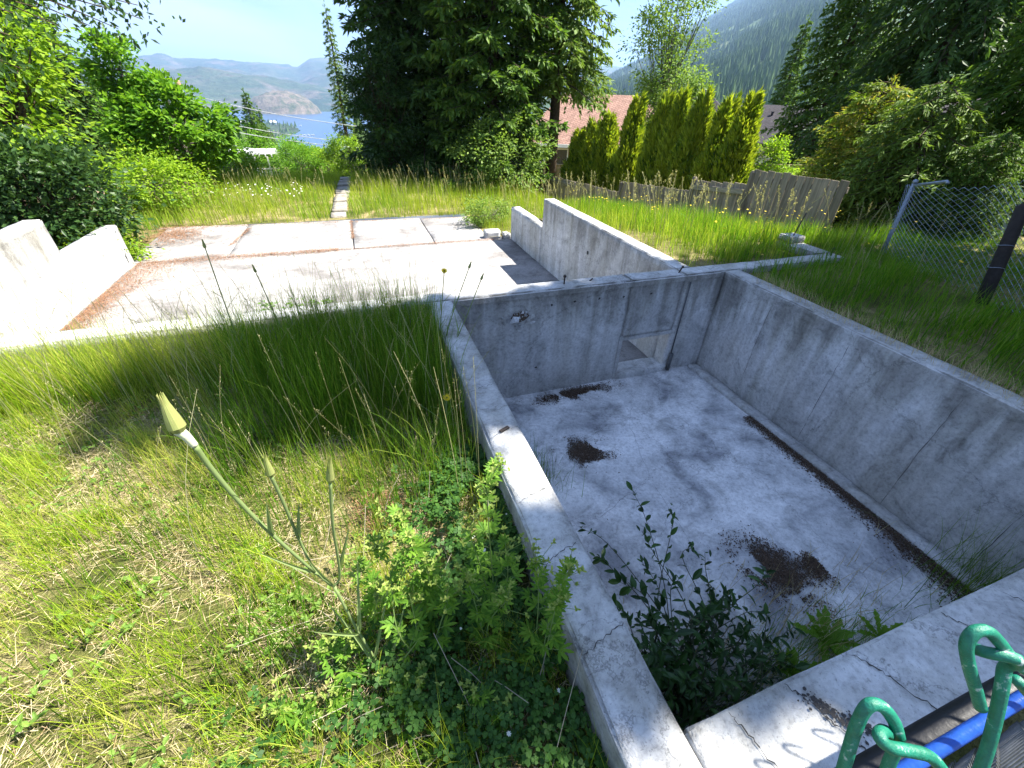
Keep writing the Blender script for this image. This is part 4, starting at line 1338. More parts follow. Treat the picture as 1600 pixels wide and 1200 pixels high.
# bushes and trees on the slope between the lot and the lake
sb = broad_mesh(3.2, 1.9, 1.4, 1.6, 70, 120, .14, .09, 71, .5, .07, None, .35, 2)
sb_me = []
for nm, mb_, mt in (('trunk', sb[0], 'bark_grey'), ('crown', sb[1], 'leaf_bright')):
    me = mb_.mesh('slope_bush_' + nm); me.materials.append(M[mt]); sb_me.append(me)
sb2 = sb[1].mesh('slope_bush_crown_b'); sb2.materials.append(M['leaf_green'])
cn = conifer_mesh(10, 2.2, 120, 8, 6, .04, .3, .2, .3, .11, .8, 72, .5)
cn_me = []
for nm, mb_, mt in (('trunk', cn[0], 'bark'), ('crown', cn[1], 'needle_mid')):
    me = mb_.mesh('slope_conifer_' + nm); me.materials.append(M[mt]); cn_me.append(me)
for px, r_, sc, kind, lab in (
        (462, 24, .55, 1, 'low rounded bush at the end of the meadow left of the path'),
        (505, 25, .55, 0, 'yellow green bush beyond the meadow near the path'),
        (540, 22, .6, 0, 'light green bush against the left side of the dark conifers'),
        (478, 34, .75, 1, 'rounded tree on the slope above the low bushes'),
        (455, 46, 1.25, 1, 'wide green tree in front of the marina'),
        (520, 40, .7, 0, 'lime green bush under the thin pointed spruce'),
        (375, 60, 1.9, 1, 'dark green treetop right of the maple behind the deck'),
        (340, 75, 2.3, 1, 'round treetop behind the utility pole'),
        (160, 36, 1.8, 1, 'broad green tree left behind the maple'),
        (90, 40, 2.2, 1, 'tall broad tree behind the left edge tree'),
        (20, 32, 2.0, 1, 'broad tree at the far left behind the undergrowth')):
    p = polar(px, r_)
    tree('slope_tree' if sc > 1.15 else 'slope_bush', (sb_me[0], sb_me[1] if kind == 0 else sb2), p, lab, 'tree' if sc > 1.15 else 'shrub', 'leaf_bright', 'bark', px * .1, sc)
for px, r_, sc, lab in ((405, 62, .95, 'pointed conifer right above the pergola'), (418, 78, 1.0, 'second pointed conifer behind the pergola'),
                        (392, 110, 1.1, 'farther conifer left of the lakeside houses'), (372, 95, .9, 'small conifer just right of the maple crown'),
                        (140, 60, 1.1, 'conifer far behind the left edge tree'), (430, 140, 1.0, 'small far conifer below the lakeside house')):
    p = polar(px, r_)
    tree('slope_conifer', (cn_me[0], cn_me[1]), p, lab, 'tree', 'needle_mid', 'bark', px * .1, sc)

# trees beyond the right edge whose shade falls over the pit
for k_, (x_, y_, hgt, rm, pf, sd, lab) in enumerate((
        (9.2, 1.75, 15.8, 2.6, .72, 81, 'tall conifer standing outside the right edge beside the mesh fence'),
        (7.9, -.05, 11.4, 2.1, .85, 82, 'tall conifer standing behind the photographer on the right'),
        (5.7, -2.3, 8.8, 2.1, .7, 83, 'shorter conifer behind the photographer beside the fence line'))):
    cf_ = conifer_mesh(hgt, rm, (270, 170, 130)[k_], 10, 8, .16, .35, .2, .28, .12, pf, sd, .6, .2)
    tree('shade_conifer', cf_, (x_, y_, gz(x_, y_)), lab, 'tree', 'needle_dark')

# ------------------------------------------------------------------ fences
F0 = np.array([6.6, 14.0]); F1 = np.array([7.65, 4.62])
fu = (F1 - F0) / np.linalg.norm(F1 - F0); fnrm = np.array([-fu[1], fu[0]])


def fence_pt(s_, z_, off=0.0):
    p = F0 + fu * s_ + fnrm * off
    return np.array([p[0], p[1], z_])


def plank(mb_, s0, s1, zb, zt0, zt1, th=.018, off=0.0, lean=0.0):
    a_ = [fence_pt(s0, zb, off), fence_pt(s1, zb, off), fence_pt(s1 + lean, zt1, off), fence_pt(s0 + lean, zt0, off)]
    n3 = np.array([fnrm[0], fnrm[1], 0]) * th
    V = a_ + [p + n3 for p in a_]
    mb_.add(V, [(0, 1, 2, 3), (7, 6, 5, 4), (0, 4, 5, 1), (1, 5, 6, 2), (2, 6, 7, 3), (3, 7, 4, 0)])


fe = thing('plank_fence', (7.1, 9.0, -1.0), 'weathered grey plank fence stepping down the slope on the right', 'fence')


def zs(z):
    return 1.5 - (1.5 - z) * 1.1


panels = [(-3.0, -.92, -.77, -.75, 0), (-.90, .80, -.57, -.50, 1), (.83, 3.10, -.50, -.44, 0), (3.12, 5.55, -.18, -.02, 0), (5.62, 6.95, .19, .30, 1), (7.03, 8.8, .54, .60, 0)]
for (s0, s1, z0, z1, railed) in panels:
    n_ = max(4, int(round((s1 - s0) / .148)))
    for k_ in range(n_):
        a_ = s0 + (s1 - s0) * k_ / n_; b_ = s0 + (s1 - s0) * (k_ + 1) / n_ - rnd.uniform(.006, .016)
        f0 = k_ / n_
        zt = zs(z0 + (z1 - z0) * f0) + rnd.uniform(-.015, .015)
        p = fence_pt(a_, 0); zb = gz(p[0], p[1]) - .05
        mb = MB(); plank(mb, a_, b_, zb, zt, zt + rnd.uniform(-.008, .008), .018, rnd.uniform(-.006, .006), rnd.uniform(-.012, .012))
        mb.build('plank', M['fence_wood'], fe)
    for zz in (.14, .75):
        mb = MB(); za, zb_ = zs(z0) - zz, zs(z1) - zz
        off = .045 if railed else -.04      # railed panels show their rails to the lot
        mb.bar(fence_pt(s0, za, -off), fence_pt(s1, zb_, -off), .04, .09); mb.build('rail', M['fence_rail'], fe)
    for sp_, zz in ((s0 - .02, z0),):
        p = fence_pt(sp_, 0); zb = gz(p[0], p[1]) - .2
        mb = MB(); hp = zs(zz) + (.06 if railed else -.02)
        mb.tube([(p[0], p[1], zb), (p[0], p[1], hp - .03), (p[0], p[1], hp)], [.055, .055, .035], 8); mb.build('post', M['fence_wood'], fe)

# tan board fences further back
for px0, px1, pyt, r_, hgt, lab in ((838, 893, 257, 23, 1.3, 'tan board fence in front of the brown roofed house'), (1166, 1268, 259, 14.2, 1.5, 'tan board fence behind the grey plank fence')):
    A_ = at_r(px0, pyt, r_); B_ = at_r(px1, pyt + 2, r_)
    fb = thing('board_fence', (A_[0], A_[1], A_[2] - hgt), lab, 'fence')
    n_ = 16
    for k_ in range(n_):
        a_ = A_ + (B_ - A_) * k_ / n_; b_ = A_ + (B_ - A_) * (k_ + .93) / n_
        mb = MB(); mid = (a_ + b_) / 2
        mb.bar((mid[0], mid[1], a_[2] - hgt), (mid[0], mid[1], a_[2] + rnd.uniform(-.01, .01)), np.linalg.norm((b_ - a_)[:2]), .02, np.cross((b_ - a_), [0, 0, 1.]))
        mb.build('board', M['fence_tan'], fb)
    mb = MB(); mb.bar(A_ + [0, 0, .03], B_ + [0, 0, .03], .1, .04); mb.build('cap_rail', M['fence_tan'], fb)

# leaning galvanised mesh fence on the right
cl = thing('mesh_fence', (7.0, 3.4, -.3), 'sagging galvanised chain link fence leaning in the grass on the right', 'fence')
At = np.array(at_r(1427, 290, 7.3)); Ab = np.array(at_r(1398, 362, 7.3)); Ab[2] = gz(Ab[0], Ab[1])
Bt = np.array(at_r(1612, 278, 6.15)); Bb = np.array([5.66, 2.1, gz(5.66, 2.1)])
Ct = Bt + (Bt - At) * .28; Cb = Bb + (Bb - Ab) * .28


def fab(u, v):
    u1 = u * 1.28
    p = (Ab + (Bb - Ab) * u1) * (1 - v) + (At + (Bt - At) * u1) * v
    sag = .05 * math.sin(u1 * 7) * v + .06 * math.sin(u1 * 3.1 + 1)
    return p + np.array([-.75, .65, 0]) * sag * (.4 + v) + np.array([0, 0, -.05 * math.sin(u1 * 3.14) ** 2 * v])


mb = MB()
nc_, nr_ = 48, 34
for i_ in range(nc_):
    P_ = [fab((i_ + (.5 if (j_ + i_) % 2 else -.5) * 1.03 + .5) / nc_, j_ / nr_) + np.array([.002, .002, 0]) * (1 if (j_ + i_) % 2 else -1) for j_ in range(nr_ + 1)]
    mb.tube(P_, .0024, 3, False)
mb.build('wire_mesh', M['galv'], cl)
mb = MB(); mb.tube([Ab - [0, 0, .3], At + [0, 0, .03]], .024, 8); po = mb.build('post', M['galv'], cl, True)
mb = MB(); mb.tube([At + [0, 0, .03], At + [0, 0, .055], At + [0, 0, .07]], [.03, .028, .01], 8); mb.build('post_cap', M['galv'], po, True)
mb = MB(); mb.tube([At, At + (Bt - At) * .34 + [0, 0, .02], At + (Bt - At) * .36], .017, 8); mb.build('top_rail', M['galv'], cl, True)
dp = thing('fence_post', (5.62, 2.07, -.12), 'dark leaning wooden post in the grass at the right edge', 'post')
mb = MB(); pb = np.array([5.62, 2.08, -.35]); pt = np.array(at_r(1600, 322, 6.1))
mb.tube([pb, pb + (pt - pb) * .5 + [.01, 0, 0], pt, pt + (pt - pb) * .02], [.06, .056, .05, .02], 10); mb.build('post_body', M['post_dark'], dp, True)
for k_ in (.55, .72):
    c = pb + (pt - pb) * k_; mb = MB()
    mb.tube([c + np.array([math.cos(a_) * .062, math.sin(a_) * .062, .01 * math.sin(a_ * 2)]) for a_ in np.linspace(0, 6.3, 14)], .0025, 4, False); mb.build('wire_tie', M['galv'], dp)

# green vinyl wire fence at the photographer's feet
gf = thing('wire_fence', (.9, -.03, -.3), 'green coated wire fence with looped ends and a blue rail in the near corner', 'fence')


def spl(pts_, n_=6):
    pts_ = [np.array(p) for p in pts_]; out_ = []
    Q_ = [2 * pts_[0] - pts_[1]] + pts_ + [2 * pts_[-1] - pts_[-2]]
    for i_ in range(1, len(Q_) - 2):
        for t_ in np.linspace(0, 1, n_, endpoint=False):
            p0, p1, p2, p3 = Q_[i_ - 1:i_ + 3]
            out_.append(.5 * (2 * p1 + (p2 - p0) * t_ + (2 * p0 - 5 * p1 + 4 * p2 - p3) * t_ ** 2 + (3 * p1 - p0 - 3 * p2 + p3) * t_ ** 3))
    out_.append(pts_[-1])
    return out_


for pts_ in (
        [(1290, 1290, .285), (1318, 1200, .265), (1338, 1135, .255), (1356, 1103, .25), (1378, 1104, .25), (1397, 1128, .252), (1404, 1152, .254)],
        [(1362, 1290, .28), (1385, 1205, .268), (1398, 1170, .262), (1394, 1152, .258), (1381, 1142, .252), (1374, 1151, .246), (1390, 1167, .245), (1425, 1174, .247), (1458, 1186, .25), (1492, 1235, .255), (1520, 1300, .262)],
        [(1532, 1106, .272), (1524, 1075, .268), (1514, 1040, .262), (1510, 1008, .258), (1522, 988, .256), (1543, 986, .256), (1562, 1004, .258), (1574, 1020, .262)],
        [(1521, 1013, .268), (1540, 1019, .262), (1566, 1024, .257), (1589, 1030, .255), (1588, 1037, .262), (1571, 1042, .268), (1566, 1070, .27), (1556, 1120, .274), (1538, 1185, .28), (1500, 1290, .29)],
        [(1574, 1020, .270), (1600, 1046, .272), (1640, 1070, .275)],
        [(1588, 1062, .30), (1612, 1090, .31), (1650, 1130, .32)]):
    P_ = spl([at_depth(*q) for q in pts_])
    mb = MB(); mb.tube(P_, .0036, 10); mb.build('wire_loop', M['green_vinyl'], gf, True)
# blue rail, a black bar added as the gap's deep shade, and the fabric that goes on along the fence
mb = MB(); b0 = at_depth(1500, 1150, .46)
mb.tube([(b0[0] - .9, b0[1], b0[2]), (b0[0] + 2.6, b0[1], b0[2])], .007, 12); mb.build('blue_rail', M['blue_paint'], gf, True)
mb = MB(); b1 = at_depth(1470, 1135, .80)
mb.tube([(b1[0] - 1.2, b1[1] - .004, b1[2]), (b1[0] + 2.6, b1[1] - .004, b1[2])], .025, 10); mb.build('gap_shade_bar', M['gap_shade_black'], gf, True)
mb = MB()
for i_ in range(46):
    x0 = .30 + i_ * .055
    P_ = [(x0 + (.0275 if (j_ + i_) % 2 else -.0275), -.075 + (.003 if (j_ + i_) % 2 else -.003), 1.12 - j_ * .05) for j_ in range(29)]
    mb.tube(P_, .0016, 4, False)
mb.build('wire_mesh', M['pipe'], gf)
for i_ in range(14):
    x0 = .52 + i_ * .108
    mb = MB(); mb.tube(spl([(x0, -.06, 1.05), (x0 + .005, -.01, 1.15), (x0 + .015, .02, 1.215), (x0 + .03, .028, 1.23), (x0 + .045, .018, 1.215), (x0 + .05, .008, 1.19)], 4), .0041, 8)
    mb.build('wire_loop', M['green_vinyl'], gf, True)

# ------------------------------------------------------------------ houses and other built things
def local_frame(px, py, r_):
    c = at_r(px, py, r_); f_ = np.array([c[0], c[1], 0]) / math.hypot(c[0], c[1]); rt = np.array([f_[1], -f_[0], 0])
    return c, rt, f_


def lbox(mb_, c, rt, f_, x0, x1, y0, y1, z0, z1):
    V = [c * [1, 1, 0] + rt * x + f_ * y + np.array([0, 0, z]) for z in (z0, z1) for y in (y0, y1) for x in (x0, x1)]
    mb_.add(V, [(0, 2, 3, 1), (4, 5, 7, 6), (0, 1, 5, 4), (2, 6, 7, 3), (0, 4, 6, 2), (1, 3, 7, 5)])


def lpt(c, rt, f_, x, y, z):
    return c * [1, 1, 0] + rt * x + f_ * y + np.array([0, 0, z])


def hip_roof(mb_, c, rt, f_, x0, x1, y0, y1, ze, zr, inset, th=.12):
    e = [lpt(c, rt, f_, *q) for q in ((x0, y0, ze), (x1, y0, ze), (x1, y1, ze), (x0, y1, ze))]
    ym = (y0 + y1) / 2
    r1, r2_ = lpt(c, rt, f_, x0 + inset, ym, zr), lpt(c, rt, f_, x1 - inset, ym, zr)
    dn = np.array([0, 0, -th])
    mb_.add([e[0], e[1], r2_, r1], [(0, 1, 2, 3)]); mb_.add([e[2], e[3], r1, r2_], [(0, 1, 2, 3)])
    mb_.add([e[1], e[2], r2_], [(0, 1, 2)]); mb_.add([e[3], e[0], r1], [(0, 1, 2)])
    for i_ in range(4):
        a_, b_ = e[i_], e[(i_ + 1) % 4]; mb_.add([a_ + dn, b_ + dn, b_, a_], [(0, 1, 2, 3)])
    mb_.add([p + dn for p in e], [(3, 2, 1, 0)])


def window(parent, c, rt, f_, x0, x1, y, z0, z1):
    mb_ = MB(); b = .09
    lbox(mb_, c, rt, f_, x0 - b, x0, y - .05, y + .02, z0 - b, z1 + b); lbox(mb_, c, rt, f_, x1, x1 + b, y - .05, y + .02, z0 - b, z1 + b)
    lbox(mb_, c, rt, f_, x0, x1, y - .05, y + .02, z1, z1 + b); lbox(mb_, c, rt, f_, x0, x1, y - .05, y + .02, z0 - b, z0)
    wf = mb_.build('window', M['white_paint'], parent)
    mb_ = MB(); lbox(mb_, c, rt, f_, x0, x1, y - .02, y + .01, z0, z1); mb_.build('pane', M['glass_dark'], wf)


# brown roofed house
c, rt, f_ = local_frame(930, 225, 36)
hb = thing('house', (c[0], c[1], -4.2), 'house with a brown shingle roof behind the conifers', 'house')
mb = MB(); lbox(mb, c, rt, f_, -5.2, 5.6, 0, 8, -4.4, -1.35); mb.build('wall', M['siding'], hb)
mb = MB(); hip_roof(mb, c, rt, f_, -6.0, 6.4, -.8, 8.8, -1.35, 1.75, 3.2); rf = mb.build('roof', M['roof_brown'], hb)
mb = MB(); lbox(mb, c, rt, f_, -6.02, 6.42, -.86, -.80, -1.55, -1.33); mb.build('fascia', M['white_paint'], rf)
mb = MB(); lbox(mb, c, rt, f_, -1.0, -.55, 3.2, 3.6, .6, 2.1); mb.build('chimney', M['off_white'], rf)
window(hb, c, rt, f_, -2.9, -2.0, 0, -2.9, -1.75); window(hb, c, rt, f_, -1.3, -.6, 0, -2.9, -1.75); window(hb, c, rt, f_, 2.0, 3.4, 0, -2.9, -1.8)
mb = MB(); lbox(mb, c, rt, f_, -4.5, -3.6, -.05, .02, -4.3, -1.9); mb.build('door', M['white_paint'], hb)

# dark roofed house
c, rt, f_ = local_frame(1150, 225, 33)
hd = thing('house', (c[0], c[1], -4.0), 'house with a dark charcoal hip roof below the mountain', 'house')
mb = MB(); lbox(mb, c, rt, f_, -6.0, 6.2, 0, 9, -4.0, -.45); mb.build('wall', M['off_white'], hd)
mb = MB(); hip_roof(mb, c, rt, f_, -6.6, 6.8, -.6, 9.6, -.45, 1.45, 3.0); rf = mb.build('roof', M['roof_dark'], hd)
mb = MB(); hip_roof(mb, c, rt, f_, -6.4, .6, -1.4, 5.6, -.40, 2.1, 3.1); mb.build('roof_gable', M['roof_dark'], rf)
for x_, y_ in ((1.6, 3.0), (3.0, 3.6)):
    mb = MB(); p = lpt(c, rt, f_, x_, y_, .3); mb.tube([p, p + [0, 0, .75], p + [0, 0, .8]], [.07, .07, .12], 8); mb.build('vent_pipe', M['roof_dark'], rf)
window(hd, c, rt, f_, 3.0, 4.6, 0, -2.4, -1.3)

# white house at the right edge
c, rt, f_ = local_frame(1570, 220, 14.5)
hw = thing('house', (c[0], c[1], -2.0), 'white house wall glimpsed through the bushes at the right edge', 'house')
mb = MB(); lbox(mb, c, rt, f_, -1.2, 5.0, 0, 4, -2.2, 1.45); mb.build('wall', M['white_paint'], hw)
mb = MB(); hip_roof(mb, c, rt, f_, -1.6, 5.4, -.4, 4.4, 1.45, 2.2, 2.0); mb.build('roof', M['roof_dark'], hw)
window(hw, c, rt, f_, .3, 1.2, 0, -.3, .6)

# pergola deck on the slope
c, rt, f_ = local_frame(402, 250, 45)
zr_ = at_r(395, 241, 45)[2]; zd = zr_ - 2.0
dk = thing('pergola_deck', (c[0], c[1], zd - 2), 'white pergola over a grey railed deck below the meadow', 'deck')
mb = MB(); lbox(mb, c, rt, f_, -2.2, 1.75, 0, 3.2, zr_ - .02, zr_ + .10); mb.build('roof', M['white_paint'], dk)
for k_ in range(9):
    mb = MB(); x_ = -2.1 + k_ * .46; lbox(mb, c, rt, f_, x_, x_ + .08, -.35, 3.3, zr_ - .2, zr_ - .03); mb.build('rafter', M['off_white'], dk)
for x_ in (-2.0, -.2, .75, 1.6):
    mb = MB(); lbox(mb, c, rt, f_, x_, x_ + .12, -.06, .06, zd, zr_ - .2); mb.build('post', M['off_white'], dk)
mb = MB(); lbox(mb, c, rt, f_, -2.2, 1.9, -.1, 3.2, zd - .2, zd); mb.build('floor', M['fence_wood'], dk)
mb = MB(); lbox(mb, c, rt, f_, -2.0, -.3, 2.8, 2.9, zd, zr_ - .1); mb.build('back_screen', M['siding'], dk)
mb = MB(); lbox(mb, c, rt, f_, -2.1, 1.85, -.08, -.02, zd + .85, zd + .95); rl = mb.build('railing', M['off_white'], dk)
for k_ in range(22):
    x_ = -2.05 + k_ * .18; mb = MB(); lbox(mb, c, rt, f_, x_, x_ + .05, -.07, -.03, zd + .05, zd + .85); mb.build('baluster', M['off_white'], rl)
mb = MB()
for k_ in range(8): lbox(mb, c, rt, f_, .6 + k_ * .16, .72 + k_ * .16, -.3 - .02 * k_, .2, zd - 2.2, zd - .25 - .05 * k_)
mb.build('skirt_boards', M['off_white'], dk)

# utility pole and wires
p = at_r(276, 124, 55); zg = gz(p[0], p[1])
up = thing('utility_pole', (p[0], p[1], zg), 'bare wooden utility pole behind the maple', 'utility pole')
mb = MB(); mb.tube([(p[0], p[1], zg - .3), (p[0], p[1], p[2] - .3), (p[0], p[1], p[2])], [.26, .20, .16], 10); mb.build('pole', M['pole_wood'], up, True)
mb = MB(); mb.bar((p[0] + .1, p[1] - .3, p[2] - 1.3), (p[0] + .1, p[1] - .3, p[2] - .5), .3, .3); mb.build('insulator_box', M['off_white'], up)
for k_, (a_, b_, lab) in enumerate((((283, 143, 55), (700, 210, 30), 'topmost thin wire crossing the view of the lake'),
                                    ((292, 178, 55), (700, 232, 30), 'middle thin wire crossing in front of the lake'),
                                    ((296, 190, 55), (700, 238, 30), 'second lowest thin wire crossing in front of the lake'),
                                    ((300, 214, 55), (700, 254, 30), 'lowest thin wire crossing just above the slope bushes'),
                                    ((272, 143, 55), (-120, 118, 45), 'thin wire running left from the utility pole'))):
    A_, B_ = at_r(*a_), at_r(*b_)
    mb = MB(); mb.tube([A_ + (B_ - A_) * t_ + [0, 0, -.5 * 4 * t_ * (1 - t_)] for t_ in np.linspace(0, 1, 24)], .022, 5); o = mb.build('power_line', M['off_white'], None, True)
    tag(o, lab, 'wire', 'power lines')

# old boards leaning in the weeds on the left
for px, py, r_, w_, h_, lab in ((132, 300, 12.6, .55, .22, 'short weathered board lying on its edge below the dark bush'),
                                (200, 300, 15.0, .50, .50, 'weathered square board leaning in the grass left of the maple trunk'),
                                (290, 296, 15.6, .55, .42, 'weathered board leaning in the grass beside the maple trunk')):
    c, rt, f_ = local_frame(px, py, r_); bd = thing('old_board', (c[0], c[1], c[2] - h_ / 2), lab, 'board')
    for k_ in range(3):
        mb = MB(); x0 = -w_ / 2 + k_ * w_ / 3
        V = [lpt(c, rt, f_, x, y, z) for x, y, z in ((x0, 0, c[2] - h_ * .9), (x0 + w_ / 3 - .01, 0, c[2] - h_ * .9 - .04), (x0 + w_ / 3 - .01 + .05, .2, c[2] + h_ * .5 - .05 * k_), (x0 + .05, .2, c[2] + h_ * .5 - .05 * k_ + .02))]
        V += [v_ + f_ * .035 for v_ in V]
        mb.add(V, [(0, 1, 2, 3), (7, 6, 5, 4), (0, 4, 5, 1), (1, 5, 6, 2), (2, 6, 7, 3), (3, 7, 4, 0)]); mb.build('plank', M['board_wood'], bd)

# lakeside houses, dock and boats
for px, w_, lab in ((381, 26, 'white house on the lake shore left of the pointed conifer'), (428, 24, 'white roofed house at the tip of the lake point'), (360, 18, 'small pale house half hidden by the trees on the shore')):
    c, rt, f_ = local_frame(px, 197, 2080 if px > 370 else 1900); zb = LAKE + 3
    hs = thing('lake_house', (c[0], c[1], zb), lab, 'house')
    mb = MB(); lbox(mb, c, rt, f_, -w_ / 2, w_ / 2, 0, 12, zb, zb + 8); mb.build('wall', M['white_paint'], hs)
    mb = MB(); hip_roof(mb, c, rt, f_, -w_ / 2 - 1.5, w_ / 2 + 1.5, -1.5, 13.5, zb + 8, zb + 13, 4, .5); mb.build('roof', M['off_white'], hs)
    mb = MB(); lbox(mb, c, rt, f_, -w_ / 4, w_ / 4, -.2, .1, zb + 2, zb + 5); mb.build('window', M['glass_dark'], hs)
c, rt, f_ = local_frame(480, 214, 1640)
dc = thing('marina_dock', (c[0], c[1], LAKE), 'long floating dock on the lake', 'dock')
mb = MB(); lbox(mb, c, rt, f_, -24, 24, 0, 3, LAKE - .3, LAKE + .7); mb.build('walkway', M['fence_wood'], dc)
for k_ in range(5):
    mb = MB(); lbox(mb, c, rt, f_, -22 + k_ * 10.5, -20.5 + k_ * 10.5, -12, 0, LAKE - .3, LAKE + .6); mb.build('finger_pier', M['fence_wood'], dc)
for k_, (x_, y_, lab) in enumerate(((-17, -6, 'leftmost white boat moored at the dock'), (-6, -6, 'second white boat moored at the dock'), (5, -7, 'third white boat moored at the dock'),
                                    (17, -6, 'rightmost white boat moored at the dock'), (-16, 420, 'lone white boat out on the lake above the dock'))):
    q = lpt(c, rt, f_, x_, y_, LAKE); bt = thing('motor_boat', q, lab, 'boat', 'boats on the lake')
    mb = MB(); sec = [(-4, 1.3, 1.5), (-1, 1.6, 1.4), (2.5, 1.3, 1.6), (4.6, .1, 2.0)]
    V = []
    for xx, ww, hh in sec: V += [q + rt * xx + f_ * ww + np.array([0, 0, hh]), q + rt * xx - f_ * ww + np.array([0, 0, hh]), q + rt * xx - f_ * ww * .5 + np.array([0, 0, -.3]), q + rt * xx + f_ * ww * .5 + np.array([0, 0, -.3])]
    F = [(4 * i_ + j_, 4 * i_ + (j_ + 1) % 4, 4 * i_ + 4 + (j_ + 1) % 4, 4 * i_ + 4 + j_) for i_ in range(3) for j_ in range(4)] + [(0, 1, 2, 3), (12, 15, 14, 13)]
    mb.add(V, F); mb.build('hull', M['white_paint'], bt)
    mb = MB(); lbox(mb, q, rt, f_, -2, 1.5, -1.1, 1.1, LAKE + 1.4, LAKE + 3.2); mb.build('cabin', M['white_paint'], bt)

# ------------------------------------------------------------------ foreground plants
def frame_of(d, up=(0, 0, 1)):
    d = np.asarray(d, float); d = d / np.linalg.norm(d)
    s_ = np.cross(d, up)
    if np.linalg.norm(s_) < .05: s_ = np.cross(d, [1, 0, 0])
    s_ /= np.linalg.norm(s_)
    return d, s_, np.cross(s_, d)


def leaf_strip(mb_, p, d, L, W, up=(0, 0, 1), prof=None, curl=.25, fold=.12, n_=6, teeth=0.0):
    """a leaf: midrib plus two edges, curled along its length"""
    d, s_, n3 = frame_of(d, up)
    prof = prof or (lambda t: math.sin(math.pi * min(1, t * .96 + .04)) ** .8)
    V = []
    for i_ in range(n_ + 1):
        t = i_ / n_
        c = p + d * L * t * (1 - .12 * curl * t) - n3 * (curl * L * t * t * .6)
        w = W / 2 * prof(t) * (1 + (teeth if i_ % 2 else -teeth))
        V += [c + s_ * w + n3 * w * fold * 2, c, c - s_ * w + n3 * w * fold * 2]
    F = []
    for i_ in range(n_):
        a_ = 3 * i_
        F += [(a_, a_ + 1, a_ + 4, a_ + 3), (a_ + 1, a_ + 2, a_ + 5, a_ + 4)]
    mb_.add(V, F)


def rand_dir(zb=.3):
    a_ = rnd.uniform(0, 6.28); v = np.array([math.cos(a_), math.sin(a_), zb]); return v / np.linalg.norm(v)


def bud(mb_, p, d, L, R_, k=10):
    """closed goat's-beard head: overlapping pointed bracts"""
    d, s_, n3 = frame_of(d)
    for layer in range(2):
        for j in range(k):
            a_ = (j + layer * .5) * 6.283 / k
            o_ = s_ * math.cos(a_) + n3 * math.sin(a_); e = np.cross(d, o_)
            V = []
            for t, rr_, ww in ((0, .62, .5), (.12, 1.0, .62), (.35, .82, .52), (.7, .45, .32), (1.0 - .08 * layer + rnd.uniform(-.05, .03), .32, .03)):
                c = p + d * L * t + o_ * R_ * rr_ * (1 + .04 * layer)
                V += [c - e * R_ * ww * .62, c + o_ * R_ * .10, c + e * R_ * ww * .62]
            mb_.add(V, [(3 * i_ + q, 3 * i_ + q + 1, 3 * i_ + q + 4, 3 * i_ + q + 3) for i_ in range(4) for q in (0, 1)])


# the big goat's-beard in front
D = at_depth
base = at_z(603, 1058, -.29)
J = D(522, 916, 1.34); FK = D(492, 894, 1.27)
ga = thing('goatsbeard_plant', base, 'tall goatsbeard with a big closed seed head leaning left in the foreground', 'plant')
mb = MB()
mb.tube(spl([base, D(562, 990, 1.45), J]), .0050, 8); mb.tube(spl([J, D(508, 906, 1.30), FK]), .0046, 8)
main_path = spl([FK, D(426, 836, 1.14), D(374, 784, 1.05), D(330, 732, .975), D(305, 697, .93)])
mb.tube(main_path, np.linspace(.0044, .0066, len(main_path)), 8)
p_ = spl([FK, D(467, 842, 1.2), D(440, 779, 1.1), D(423, 743, 1.05)]); mb.tube(p_, np.linspace(.0038, .0048, len(p_)), 8)
p_ = spl([J, D(531, 897, 1.32), D(520, 820, 1.18), D(516, 752, 1.1)]); mb.tube(p_, np.linspace(.0035, .0045, len(p_)), 8)
mb.build('stem', M['salsify'], ga, True)
mb = MB(); p_ = spl([D(305, 697, .93), D(291, 682, .915), D(279, 673, .905)]); mb.tube(p_, np.linspace(.0075, .0115, len(p_)), 10); mb.build('neck', M['salsify_neck'], ga, True)
hd_p = D(280, 674, .905); hd_d = D(250, 617, .865) - hd_p
mb = MB(); bud(mb, hd_p, hd_d, np.linalg.norm(hd_d) * 1.05, .0155, 11); mb.build('seed_head', M['salsify_head'], ga)
for a_, b_, L_ in (((423, 743, 1.05), (408, 697, 1.0), .010), ((516, 752, 1.1), (515, 695, 1.04), .010)):
    q = D(*a_); e = D(*b_) - q; mb = MB(); bud(mb, q, e, np.linalg.norm(e) * .72, L_, 6)
    for _ in range(4): leaf_strip(mb, q + e * .2 + rng.normal(0, .004, 3), e + rng.normal(0, .012, 3), np.linalg.norm(e) * rnd.uniform(.85, 1.2), .006, (1, 0, 0), lambda t: 1 - t, .05)
    mb.build('flower_bud', M['salsify_head'], ga)
mb = MB()
blade = lambda t: (1 - t) ** .7 * min(1, .35 + t * 6)
for q, e, L_, W_ in ((FK, D(395, 875, 1.12), None, .014), (J, D(475, 880, 1.2), None, .016), (D(426, 836, 1.14), D(418, 790, 1.06), None, .018), (D(530, 890, 1.32), D(550, 830, 1.2), None, .014),
                     (D(562, 990, 1.45), D(480, 1000, 1.28), None, .016), (D(562, 990, 1.45), D(560, 880, 1.3), None, .016), (D(467, 842, 1.2), D(470, 790, 1.12), None, .015),
                     (base, D(520, 960, 1.35), None, .014), (base, D(640, 940, 1.4), None, .014), (base, D(500, 1090, 1.35), None, .012), (base, D(540, 1060, 1.36), None, .012), (base, D(660, 1010, 1.42), None, .012),
                     (D(585, 1030, 1.5), D(615, 900, 1.35), None, .013), (D(580, 1020, 1.5), D(500, 940, 1.36), None, .013)):
    v_ = np.array(e) - q; leaf_strip(mb, np.array(q), v_ + [0, 0, .03], np.linalg.norm(v_) * 1.02, W_, (0, -1, .5), blade, .12, .35, 8)
